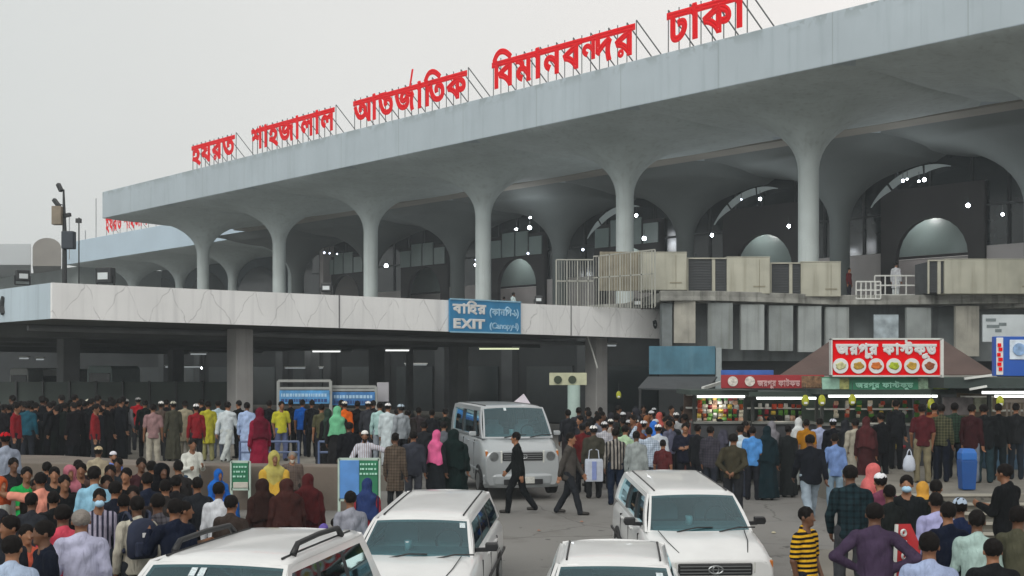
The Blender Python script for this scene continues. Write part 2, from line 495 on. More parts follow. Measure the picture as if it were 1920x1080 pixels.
def folds(P, amp, f=34, seed=0.0):
    x, y, z = P[..., 0], P[..., 1], P[..., 2]
    w = np.sin(z * f * .8 + np.sin(x * 13 + seed) * 2.2 + y * 11 + np.sin(z * 9) * 1.5); w2 = np.sin(x * 37 + z * 15 + seed + np.sin(z * 21 + x * 7) * 1.4)
    return amp * 1.5 * (np.sign(w) * np.abs(w) ** 1.5 * .6 + w2 * np.sin(z * 7 + x * 5 + seed) * .6)
def top_fn(S, sleeve=1.0, hem=.86, wide=1.0, collar=True, jacket=False):
    z0 = -S['low']
    # the hem must not cut hanging arms: cut torso only
    def fn2(P):
        T = _rc(P, [0, 0, .84 + z0], S['chest'], .172 * wide, .150 * wide, .80)
        T = np.maximum(T, (hem + z0 + .008 * np.sin(P[..., 0] * 25)) - P[..., 2])
        T = _smin(T, _rc(P, S['chest'], S['neck'] - [0, 0, .07], .152 * wide, .12, .7), .03)
        T = slope(T, P, S, .064 * wide)
        if sleeve > .5: T = arms(T, P, S, .065 * wide, .054 * wide, .042 * wide, .97, .02)
        else:
            for i in (0, 1): T = _smin(T, _rc(P, S['sh'][i], S['sh'][i] + (S['el'][i] - S['sh'][i]) * .78, .067, .066), .025)
        if collar: T = _smin(T, _rc(P, S['neck'] + [0, .005, -.02], S['neck'] + [0, .0, .015], .068, .064), .015)
        T = np.maximum(T, -_rc(P, S['neck'] + [0, -.035, -.005], S['neck'] + [0, -.06, .12], .05, .06))
        return T + folds(P, .0045, 30)
    return fn2
def legs_fn(S):
    def fn(P):
        D = _rc(P, S['hip'] + [.03, 0, -.02], S['hip'] + [-.03, 0, -.02], .125, .125, .85)
        for i in (0, 1):
            D = _smin(D, _rc(P, S['hj'][i], S['kn'][i], .098, .074), .03)
            D = _smin(D, _rc(P, S['kn'][i], S['an'][i] + [0, .01, -.02], .072, .062), .03)
        return D + folds(P, .005, 26, 2)
    return fn
def shoe_fn(S):
    def fn(P):
        D = None
        for i in (0, 1):
            a = S['an'][i]; d = _rc(P, a + [0, .025, -.035], a + [0, -.15, -.04], .043, .034)
            d = np.maximum(d, (a[2] - .072) - P[..., 2]); D = d if D is None else np.minimum(D, d)
        return D
    return fn
def skirt_fn(S, z1, r1, top=None, sleeve=True, sh=1.0):
    """tunic, robe or gown: torso opening out to radius r1 at height z1"""
    z0 = -S['low']
    kc = (S['kn'][0] + S['kn'][1]) / 2
    def fn(P):
        c1 = [kc[0] * .6, kc[1] * .5, z1]
        T = _rc(P, c1, S['chest'], r1, .150, .78)
        if S.get('sit'):
            for i in (0, 1): T = _smin(T, _rc(P, S['hj'][i] + [0, 0, .02], S['kn'][i], .14, .12), .08); T = _smin(T, _rc(P, S['kn'][i], S['an'][i] - [0, 0, .05], .12, .13), .06)
        a = np.arctan2(P[..., 1], P[..., 0]); w = np.clip((1.1 - P[..., 2]) / 1.0, 0, 1)
        T = T + .018 * w * np.sin(a * 7 + 1)
        T = np.maximum(T, z1 - P[..., 2])
        T = _smin(T, _rc(P, S['chest'], S['neck'] - [0, 0, .07], .150 * sh, .12, .72), .03)
        T = slope(T, P, S, .067)
        T = arms(T, P, S, .067, .058, .05, .97, .02)
        T = _smin(T, _rc(P, S['neck'] + [0, .005, -.02], S['neck'] + [0, .0, .01], .066, .062), .015)
        return T + folds(P, .005, 24)
    return fn
def veil_fn(S, long=.35, face=True):
    H = S['head']
    def fn(P):
        D = _el(P, H + [0, .015, .03], (.095, .115, .122))
        D = _smin(D, _rc(P, H + [0, .03, -.08], S['neck'] + [0, .02, -.03], .085, .11), .04)
        D = _smin(D, _rc(P, S['neck'] + [.07, .02, -.05], S['neck'] + [-.07, .02, -.05], .11, .11), .05)
        D = _smin(D, _rc(P, S['neck'] + [0, .02, -.1], S['neck'] + [0, .035, -.2 - long], .165, .225, .74), .05)
        hem = S['neck'][2] - .08 - long + .035 * np.sin(P[..., 0] * 16 + 1) - .25 * (P[..., 1] - .0)
        D = np.maximum(D, hem - P[..., 2])
        if face: D = np.maximum(D, -_el(P, H + [0, -.12, -.005], (.058, .075, .078)))
        return D + folds(P, .006, 22, 1)
    return fn
def hair_fn(S, kind='short'):
    H = S['head']
    def fn(P):
        if kind == 'cap':
            D = _el(P, H + [0, .012, .06], (.084, .102, .075)); return np.maximum(D, (H[2] + .045) - P[..., 2])
        if kind == 'long':
            D = _smin(_el(P, H + [0, .022, .035], (.088, .102, .102)), _rc(P, H + [0, .06, -.02], H + [0, .07, -.2], .07, .05), .03)
        else: D = _el(P, H + [0, .020, .038], (.084, .098, .097))
        D = np.maximum(D, -_el(P, H + [0, -.105, -.045], (.075, .085, .095)))
        if kind == 'short': D = np.maximum(D, -(P[..., 2] - (H[2] - .045 - 0.5 * (P[..., 1] - H[1]) * 0)))
        return D + .0035 * np.sin(P[..., 0] * 90 + P[..., 2] * 40) * np.sin(P[..., 1] * 80 + P[..., 2] * 60)
    return fn
def beard_fn(S):
    H = S['head']
    def fn(P):
        D = _rc(P, H + [0, -.035, -.07], H + [0, -.05, -.115], .052, .034)
        return np.maximum(D, P[..., 2] - (H[2] - .058))
    return fn
def mask_fn(S):
    H = S['head']
    def fn(P):
        D = _el(P, H + [0, -.070, -.052], (.060, .064, .046))
        return D
    return fn
_PM = {}
def pmesh(kind, posename, **kw):
    key = (kind, posename) + tuple(sorted(kw.items()))
    if key in _PM: return _PM[key]
    S = POSES[posename]; vox = {'body': .0125, 'hair': .012, 'cap': .012, 'beard': .012, 'mask': .01}.get(kind, .018)
    lo, hi = [-.75, -.62, -.02], [.75, .62, 1.80]
    xs = [S[k] for k in ('hip', 'chest', 'neck', 'head')] + S['sh'] + S['el'] + S['wr'] + S['hj'] + S['kn'] + S['an'] + [w + f * .2 for w, f in zip(S['wr'], S['fd'])]
    A = np.array(xs); m = .2 if kind in ('body', 'top', 'legs', 'shoes') else .34
    lo = list(A.min(0) - m); hi = list(A.max(0) + m)
    H = S['head']
    if kind in ('hair', 'cap', 'beard', 'mask'): lo = [H[0] - .14, H[1] - .16, H[2] - .28]; hi = [H[0] + .14, H[1] + .18, H[2] + .17]
    if kind == 'shoes': lo[2] = -.05; hi[2] = max(a[2] for a in S['an']) + .1
    if kind == 'veil': lo[2] = H[2] - .9
    if kind == 'body': fn = body_fn(S)
    elif kind == 'top': fn = top_fn(S, **kw)
    elif kind == 'legs': fn = legs_fn(S)
    elif kind == 'shoes': fn = shoe_fn(S)
    elif kind == 'skirt': fn = skirt_fn(S, **kw)
    elif kind == 'veil': fn = veil_fn(S, **kw)
    elif kind == 'hair': fn = hair_fn(S, 'short')
    elif kind == 'longhair': fn = hair_fn(S, 'long')
    elif kind == 'cap': fn = hair_fn(S, 'cap')
    elif kind == 'beard': fn = beard_fn(S)
    elif kind == 'mask': fn = mask_fn(S)
    me = net_mesh('person_' + kind, fn, lo, hi, vox)
    me.materials.append(None)
    _PM[key] = me
    return me
SKINS = [mat('skin_a', '7a5238', .55, .08, 20), mat('skin_b', '8d6246', .55, .08, 20), mat('skin_c', '5f3f2b', .55, .08, 20)]
HAIR = mat('hair_black', '151211', .85, .2, 60, .4, 90, spec=.12)
HAIRG = mat('hair_grey', '77716a', .6, .2, 60, .4, 90)
def part(name, me, m, parent):
    o = bpy.data.objects.new(name, me); COL.objects.link(o); o.parent = parent
    o.material_slots[0].link = 'OBJECT'; o.material_slots[0].material = m
    return o
NP = [0]
def person(px, ytop, label, wear='shirt', top='8a8a8a', bot='23262d', rz=0, ps='stand', H=1.66, base=None, Y=None, skin=None, head='hair',
           pat=None, h2='101010', psc=16, group=None, wide=1.0, scarf=None, extra=None):
    """px, ytop: where the crown of the head shows in the photograph; rz: 0 faces the camera, 180 shows the back"""
    NP[0] += 1; rnd = random.Random(NP[0] * 17 + 3)
    if Y is None: Y = ground_at(px, ytop, H, base)
    g = G(Y) if base is None else base
    wide *= rnd.uniform(.94, 1.08)
    if 150 < rz < 215: rz += rnd.uniform(-22, 22)
    if pat is None and wear in ('shirt', 'tee', 'tunic') and rnd.random() < .3 and ytop < 860 and (Y is None or Y > 20):
        pat = rnd.choice(['c', 'v', 'c']); psc = rnd.choice([20, 26, 34]); h2 = ''.join('%02x' % int(int(top[i:i + 2], 16) * rnd.uniform(.72, .84)) for i in (0, 2, 4))
    sk = SKINS[rnd.randrange(3)] if skin is None else SKINS[skin]
    S = POSES[ps]; full = S['head'][2] + .13
    sc = H / full
    o = bpy.data.objects.new('person', pmesh('body', ps)); COL.objects.link(o)
    o.material_slots[0].link = 'OBJECT'; o.material_slots[0].material = sk
    p = at(px, Y, g); o.location = p
    o.rotation_euler = (0, 0, R(rz) - math.atan2(p.x, p.y)); o.scale = (sc * wide, sc * wide, sc)
    tag(o, label, 'person', group)
    ct = cloth(top, pat, h2, psc); cb = cloth(bot)
    sho = mat('shoe_dark', '17130f', .6, .1)
    if wear in ('shirt', 'tee', 'jacket'):
        part('jacket' if wear == 'jacket' else 'shirt', pmesh('top', ps, sleeve=.3 if wear == 'tee' else 1.0, hem=.74 if wear == 'jacket' else .80, wide=1.09 if wear == 'jacket' else 1.0), ct, o)
        part('trousers', pmesh('legs', ps), cb, o); part('shoes', pmesh('shoes', ps), sho, o)
    elif wear == 'tunic':
        part('tunic', pmesh('skirt', ps, z1=.50, r1=.20), ct, o); part('trousers', pmesh('legs', ps), cb, o); part('shoes', pmesh('shoes', ps), sho, o)
    elif wear in ('robe', 'gown', 'burqa'):
        z1 = .05 if ps != 'sit' else .02
        part('robe' if wear == 'robe' else 'gown', pmesh('skirt', ps, z1=z1, r1=.23 if wear == 'robe' else .27), ct, o); part('shoes', pmesh('shoes', ps), sho, o)
    if wear in ('gown', 'burqa') or scarf:
        part('headscarf', pmesh('veil', ps, long=.42 if wear == 'burqa' else .3), cloth(scarf or top), o); head = None
    if head == 'hair': part('hair', pmesh('hair', ps), HAIR, o)
    elif head == 'grey': part('hair', pmesh('hair', ps), HAIRG, o); part('beard', pmesh('beard', ps), mat('beard_white', 'b9b4aa', .9, .2, 60), o)
    elif head == 'long': part('hair', pmesh('longhair', ps), HAIR, o)
    elif head and head.startswith('cap'):
        part('hair', pmesh('hair', ps), HAIR, o); part('cap', pmesh('cap', ps), cloth(head[3:] or 'd8d8d4'), o)
        if rnd.random() < .5: part('beard', pmesh('beard', ps), HAIR, o)
    if extra == 'mask': part('face_mask', pmesh('mask', ps), mat('mask_blue', '9fc4dc', .8, .05), o)
    return o
# ---------------------------------------------------------------- materials of the setting
M_ROOF = mat('painted_concrete', 'a9b5bc', .75, .06, .35, .15, 6, streak=.22, dirt='6f7f86')
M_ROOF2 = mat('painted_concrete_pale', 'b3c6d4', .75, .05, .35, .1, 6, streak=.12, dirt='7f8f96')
M_SOFF = mat('soffit_paint', '8f9896', .85, .16, .3, .1, 5)
def joints(m, step, w=.012):
    n = m.node_tree.nodes; l = m.node_tree.links; b = n['Principled BSDF']; t = [x for x in n if x.type == 'TEX_COORD'][0]
    def M_(op, a, c=None):
        q = n.new('ShaderNodeMath'); q.operation = op
        for i, x in enumerate((a, c)):
            if x is None: continue
            if isinstance(x, (int, float)): q.inputs[i].default_value = x
            else: l.new(x, q.inputs[i])
        return q.outputs[0]
    sp = n.new('ShaderNodeSeparateXYZ'); l.new(t.outputs['Object'], sp.inputs[0])
    al = M_('FRACT', M_('ADD', M_('MULTIPLY', sp.outputs['X'], -ST / step), M_('MULTIPLY', sp.outputs['Y'], CT / step)))
    ln = M_('MULTIPLY', M_('LESS_THAN', al, w), .35)
    dr = n.new('ShaderNodeMapRange'); dr.inputs['From Min'].default_value = 17.25; dr.inputs['From Max'].default_value = 17.8; dr.inputs['To Max'].default_value = 1.0; l.new(sp.outputs['Z'], dr.inputs['Value'])
    nz = n.new('ShaderNodeTexNoise'); nz.inputs['Scale'].default_value = 1.3; nz.inputs['Detail'].default_value = 6; l.new(t.outputs['Object'], nz.inputs['Vector'])
    st = M_('MULTIPLY', M_('MULTIPLY', dr.outputs[0], M_('GREATER_THAN', nz.outputs['Fac'], .5)), .4)
    fac = M_('MAXIMUM', ln, st); src = b.inputs['Base Color'].links[0].from_socket
    mx = n.new('ShaderNodeMixRGB'); mx.inputs[2].default_value = hexc('5f6a66'); l.new(src, mx.inputs[1]); l.new(fac, mx.inputs[0]); l.new(mx.outputs[0], b.inputs['Base Color'])
joints(M_ROOF, 6.0, .008)
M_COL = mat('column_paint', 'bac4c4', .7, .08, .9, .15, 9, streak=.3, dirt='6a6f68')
M_REAR = mat('rear_column_shaded', '6c7271', .85, .10, .4, .1, 6)  # darker copy of the column colour, shade under the roof put into it
M_BAND = mat('soffit_band', '9b968d', .85, .12, .5)
M_CONC = mat('stained_concrete', '8a8b86', .9, .35, 1.9, .5, 14, streak=.9, dirt='35362f')
M_PANEL = mat('panel_concrete', '969d9d', .85, .14, 1.2, .3, 12, streak=.55, dirt='55574e')
M_PANEL2 = mat('panel_concrete_warm', '9c9b92', .85, .22, 1.5, .3, 12, streak=.7, dirt='4d4f48')
M_PANEL3 = mat('panel_concrete_dim', '868d8d', .85, .22, 1.0, .3, 12, streak=.6, dirt='54584f')
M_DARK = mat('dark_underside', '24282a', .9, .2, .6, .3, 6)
M_SLAB = mat('canopy_slab', '686c6d', .9, .2, .5, .3, 6)
M_WALLD = mat('dark_brown_panel', '2b2726', .6, .15, .8)
M_WALLP = mat('pale_wall', 'c0bab8', .8, .10, .7, .1, 8)
M_GLASSD = mat('dark_glass', '1c2426', .12, .2, .4, spec=.6)
M_PANE = mat('pale_pane', '8a9a97', .3, .12, .6)
M_ASPH = mat('asphalt', '777673', .95, .16, .22, .4, 60)
M_PAVE = mat('pavement_concrete', '77746c', .95, .2, .7, .4, 40)
M_STEEL = mat('steel_white', 'c9ccc8', .5, .08, 5)
M_STEELD = mat('steel_dark', '2a2d2f', .5, .15, 5)
M_CREAM = mat('cream_metal', 'a9a99b', .6, .14, 1.2, .1, 9, streak=.5, dirt='6b6650')
M_BULB = emis('lamp_glow', 'eef6ff', 40)
M_BULB2 = emis('lamp_glow_dim', 'dfe9ff', 10)
M_RED = mat('sign_red', 'e00814', .9, .05, 3, spec=.08)
M_WHITE = mat('paint_white', 'd6d8d8', .5, .05, 3)
M_BLUE = mat('sign_blue', '2f7fae', .5, .12, 2)

def marble():
    m = mat('marble_fascia', 'e6e8e8', .55, .06, .6, streak=.25, dirt='7d7f86')
    n = m.node_tree.nodes; l = m.node_tree.links; b = n['Principled BSDF']
    t = [x for x in n if x.type == 'TEX_COORD'][0]
    def M_(op, a, b=None, c=None):
        q = n.new('ShaderNodeMath'); q.operation = op
        for i, x in enumerate((a, b, c)):
            if x is None: continue
            if isinstance(x, (int, float)): q.inputs[i].default_value = x
            else: l.new(x, q.inputs[i])
        return q.outputs[0]
    sp = n.new('ShaderNodeSeparateXYZ'); l.new(t.outputs['Object'], sp.inputs[0])
    nz = n.new('ShaderNodeTexNoise'); nz.inputs['Scale'].default_value = .9; nz.inputs['Detail'].default_value = 4; l.new(t.outputs['Object'], nz.inputs['Vector'])
    al = M_('ADD', M_('MULTIPLY', sp.outputs['X'], CT / 1.45), M_('MULTIPLY', sp.outputs['Y'], ST / 1.45))
    al = M_('ADD', al, M_('MULTIPLY', nz.outputs['Fac'], .7))
    tri = M_('ABSOLUTE', M_('SUBTRACT', M_('MULTIPLY', M_('FRACT', al), 2), 1))
    h = M_('MULTIPLY', M_('SUBTRACT', sp.outputs['Z'], 4.35), .85)
    dd = M_('ABSOLUTE', M_('SUBTRACT', tri, h))
    nm = n.new('ShaderNodeTexNoise'); nm.inputs['Scale'].default_value = 1.9; l.new(t.outputs['Object'], nm.inputs['Vector'])
    mr = n.new('ShaderNodeMapRange'); mr.inputs['From Max'].default_value = .035; mr.inputs['To Min'].default_value = .5; mr.inputs['To Max'].default_value = 0.0
    l.new(dd, mr.inputs['Value'])
    mk = n.new('ShaderNodeMapRange'); mk.inputs['From Min'].default_value = .33; mk.inputs['From Max'].default_value = .5; l.new(nm.outputs['Fac'], mk.inputs['Value'])
    fac = M_('MULTIPLY', mr.outputs[0], mk.outputs[0])
    mx = n.new('ShaderNodeMixRGB'); mx.inputs[2].default_value = hexc('77787a'); src = b.inputs['Base Color'].links[0].from_socket
    l.new(src, mx.inputs[1]); l.new(fac, mx.inputs[0]); l.new(mx.outputs[0], b.inputs['Base Color'])
    return m
M_MARBLE = marble()

# ---------------------------------------------------------------- ground
def wear(m, sc=.12):
    n = m.node_tree.nodes; l = m.node_tree.links; b = n['Principled BSDF']; t = [x for x in n if x.type == 'TEX_COORD'][0]
    src = b.inputs['Base Color'].links[0].from_socket
    v = n.new('ShaderNodeTexVoronoi'); v.feature = 'DISTANCE_TO_EDGE'; v.inputs['Scale'].default_value = .33
    nz = n.new('ShaderNodeTexNoise'); nz.inputs['Scale'].default_value = 1.1; nz.inputs['Detail'].default_value = 6; l.new(t.outputs['Object'], nz.inputs['Vector'])
    ad = n.new('ShaderNodeMixRGB'); ad.inputs[0].default_value = .35; l.new(t.outputs['Object'], ad.inputs[1]); l.new(nz.outputs['Color'], ad.inputs[2]); l.new(ad.outputs[0], v.inputs['Vector'])
    mr = n.new('ShaderNodeMapRange'); mr.inputs['From Max'].default_value = .006; mr.inputs['To Min'].default_value = .6; mr.inputs['To Max'].default_value = 0; l.new(v.outputs['Distance'], mr.inputs['Value'])
    m1 = n.new('ShaderNodeMixRGB'); m1.inputs[2].default_value = hexc('3a3936'); l.new(mr.outputs[0], m1.inputs[0]); l.new(src, m1.inputs[1])
    n2 = n.new('ShaderNodeTexNoise'); n2.inputs['Scale'].default_value = .55; n2.inputs['Detail'].default_value = 7; n2.inputs['Roughness'].default_value = .7; l.new(t.outputs['Object'], n2.inputs['Vector'])
    r2 = n.new('ShaderNodeMapRange'); r2.inputs['From Min'].default_value = .54; r2.inputs['From Max'].default_value = .66; r2.inputs['To Max'].default_value = .5; l.new(n2.outputs['Fac'], r2.inputs['Value'])
    m2 = n.new('ShaderNodeMixRGB'); m2.inputs[2].default_value = hexc('55524c'); l.new(r2.outputs[0], m2.inputs[0]); l.new(m1.outputs[0], m2.inputs[1])
    n3 = n.new('ShaderNodeTexNoise'); n3.inputs['Scale'].default_value = 3.5; n3.inputs['Detail'].default_value = 3; l.new(t.outputs['Object'], n3.inputs['Vector'])
    r3 = n.new('ShaderNodeMapRange'); r3.inputs['From Min'].default_value = .68; r3.inputs['From Max'].default_value = .72; r3.inputs['To Max'].default_value = .7; l.new(n3.outputs['Fac'], r3.inputs['Value'])
    m3 = n.new('ShaderNodeMixRGB'); m3.inputs[2].default_value = hexc('302f2c'); l.new(r3.outputs[0], m3.inputs[0]); l.new(m2.outputs[0], m3.inputs[1]); l.new(m3.outputs[0], b.inputs['Base Color'])
wear(M_ASPH); wear(M_PAVE)
g = MB()
ys = [-30, -10, 0, 5, 10, 15, 20, 24, 30, 35, 60, 120, 300, 900]; xs = [-700, -150, -60, -30, -15, 0, 15, 30, 60, 150, 700]
for y in ys:
    for x in xs: g.v.append((x, y, G(y)))
for j in range(len(ys) - 1):
    for i in range(len(xs) - 1):
        a = j * len(xs) + i; g.f.append((a, a + 1, a + 1 + len(xs), a + len(xs)))
tag(g.build('ground', M_ASPH), kind='structure')
# raised pavements at the left and right of the car lane
p = MB().prism([(-22, 8), (-4.7, 8), (-4.3, 16), (-3.3, 21), (-3.0, 26.2), (-22, 26.2)], -.9, -.15)
tag(p.build('left_pavement', M_PAVE, bevel=.02), kind='structure')
p = MB().prism([(3.05, 8), (3.1, 14), (4.35, 18.8), (4.9, 21.2), (20, 21.2), (20, 8)], -.9, -.08)
tag(p.build('right_pavement', M_PAVE, bevel=.02), kind='structure')
PLT = .55
p = MB().prism([(7.0, 30.5), (7.3, 24.2), (25, 24.2), (25, 60), (7.0, 60)], -.5, PLT)
tag(p.build('shop_platform', M_PAVE, bevel=.02), kind='structure')
p = MB().prism([(-40, 29.5), (-2.9, 30.5), (-2.9, 90), (-60, 90)], -.1, .4)
tag(p.build('queue_platform', M_PAVE, bevel=.02), kind='structure')
# steps going down from the shop platform towards the camera
st = MB()
x0, x1 = 7.35, 9.7
for k in range(5):
    zt = PLT - .115 * (k + 1); yf = 24.2 - .55 * (k + 1)
    st.box(((x0 + x1) / 2 + .05 * k, yf + .285, zt - .4), (x1 - x0 + .1 * k, .56, .8))
s_ = tag(st.build('stone_steps', mat('step_stone', '5a584f', .95, .2, 1.5, .4, 20)), 'worn grey stone steps rising to the shop platform at lower right', 'steps')
nb = MB()
for k in range(5):
    zt = PLT - .115 * (k + 1); yf = 24.2 - .55 * (k + 1)
    nb.box(((x0 + x1) / 2 + .05 * k, yf - .005, zt - .02), (x1 - x0 + .1 * k, .05, .05))
nb.box(((x0 + x1) / 2, 24.19, PLT - .02), (x1 - x0, .05, .05))
nb.build('nosing', mat('nosing_stone', 'a09d92', .8, .1), s_)
sd = MB().box((13.0, 22.0, .1), (6.2, 4.2, .88)); sd.box((6.9, 23.1, -.05), (.45, 2.2, .9))
# low wall at the left, in front of the queue
w = MB()
w.prism([(-16, 27.6), (-11.0, 27.3), (-7.2, 26.5), (-3.35, 26.2), (-3.3, 26.9), (-7.0, 27.3), (-10.6, 29.6), (-16, 30.6)], -.3, .92)
wl = tag(w.build('low_wall', mat('brown_wall', '6b6259', .9, .15, 1.5, .3, 15, streak=.4), bevel=.02), 'low brownish concrete wall with broad flat top in front of the queue', 'wall')

# ---------------------------------------------------------------- mushroom columns under the terminal roof
RB, DK = 15.56, 6.2      # underside of the roof, upper deck
def mushroom(s0, d0, hs=6.0, hd=6.15, zb=DK - .3, neck=12.5, mat_=None, a=4.1, b=2.72, r0=.5):
    N = 48; rings = []
    def ring(r, z, m):
        out = []
        for k in range(N):
            t = 2 * math.pi * (k + .5) / N; c, s = math.cos(t), math.sin(t)
            sq = min(hs / max(abs(c), 1e-6), hd / max(abs(s), 1e-6))
            rr = r * (1 - m) + sq * m
            x, y = rr * c, rr * s
            out.append(UV(s0 + x, d0 + y, z))
        return out
    rings.append(ring(r0, zb, 0)); rings.append(ring(r0 * .98, (zb + neck) / 2, 0)); rings.append(ring(r0 * .98, neck, 0))
    for k in range(1, 13):
        ph = k / 12 * math.pi / 2
        rings.append(ring(r0 + a * (1 - math.cos(ph)), neck + b * math.sin(ph), .04 * (k / 12) ** 3))
    rings.append(ring(5.1, neck + b + .12, .35)); rings.append(ring(5.6, RB - .12, .7)); rings.append(ring(6, RB, 1.0))
    return MB().loft(rings, cap=False)
def corner_fix(s0, s1, d0, d1, z): return [UV(s0, d0, z), UV(s1, d0, z), UV(s1, d1, z), UV(s0, d1, z)]
def roof_block(root, sA, sB, dA, dB, zt, m):
    """box with an upstand: fascia all round and the roof deck on top"""
    b = MB(); P = [UV(sA, dA), UV(sB, dA), UV(sB, dB), UV(sA, dB)]
    b.prism([(p.x, p.y) for p in P], RB, zt)
    return b.build('roof', m, root, bevel=.05)
term = empty('terminal_building', UV(60, 60), 0, 'long grey terminal with flared columns beneath the tallest red lettering', 'building')
def tbuild(mb, name, m, root, **k):
    return mb.build(name, m, root, M=None, **k)
term.location = (0, 0, 0)
D1, DF, DB = 50.8, 44.65, 56.95
roof_block(term, -8, 101.4, DF, 90, 17.77, M_ROOF)
for k in range(-3, 6):
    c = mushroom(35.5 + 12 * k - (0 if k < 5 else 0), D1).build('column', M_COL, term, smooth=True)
    c['label'] = 'tall flared column of the front row'
tbuild(MB().prism([tuple(q)[:2] for q in (UV(-8, DB), UV(101.4, DB), UV(101.4, DB + 1.6), UV(-8, DB + 1.6))], RB - .10, RB + .1), 'beam', M_BAND, term)
D2 = 64.7
for k in range(-3, 6):
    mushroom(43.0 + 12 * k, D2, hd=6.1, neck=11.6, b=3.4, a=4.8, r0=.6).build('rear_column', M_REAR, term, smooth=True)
# upper storey wall behind, with an arched doorway in each bay
def arch_panel(s0, d, hw, z0, z1, ow, spring, th=.35, N=12):
    """flat panel with an arched opening cut from its foot"""
    b = MB(); pts = [(-hw, z0), (-hw, z1), (hw, z1), (hw, z0), (ow, z0), (ow, spring)]
    arc = [(ow * math.cos(math.pi * i / N), spring + ow * math.sin(math.pi * i / N)) for i in range(N + 1)]
    top = [(hw * -1 + 0, z1)]
    # strips between the arc and the outer box
    outer = []
    for x, z in arc: outer.append((x / ow * hw, z1))
    for dd, flip in ((0, False), (th, True)):
        o = len(b.v)
        for (x, z), (X, Z) in zip(arc, outer):
            b.v.append(tuple(UV(s0 + x, d + dd, z))); b.v.append(tuple(UV(s0 + X, d + dd, Z)))
        for i in range(N): b.f.append((o + 2 * i, o + 2 * i + 1, o + 2 * i + 3, o + 2 * i + 2))
        o = len(b.v)
        for sx in (1, -1):
            for x, z in ((ow, z0), (hw, z0), (hw, z1), (ow, spring)): b.v.append(tuple(UV(s0 + sx * x, d + dd, z)))
        b.f.append((o, o + 1, o + 2, o + 3)); b.f.append((o + 4, o + 5, o + 6, o + 7))
    o = len(b.v); ring = [(ow, z0)] + arc + [(-ow, z0)]
    for x, z in ring: b.v.append(tuple(UV(s0 + x, d, z))); b.v.append(tuple(UV(s0 + x, d + th, z)))
    for i in range(len(ring) - 1): b.f.append((o + 2 * i, o + 2 * i + 1, o + 2 * i + 3, o + 2 * i + 2))
    return b
M_SKY = mat('skylight_glow', '8b9494', .4, .1, .8, emit=.28)  # faint glow painted in for sky seen through the glass
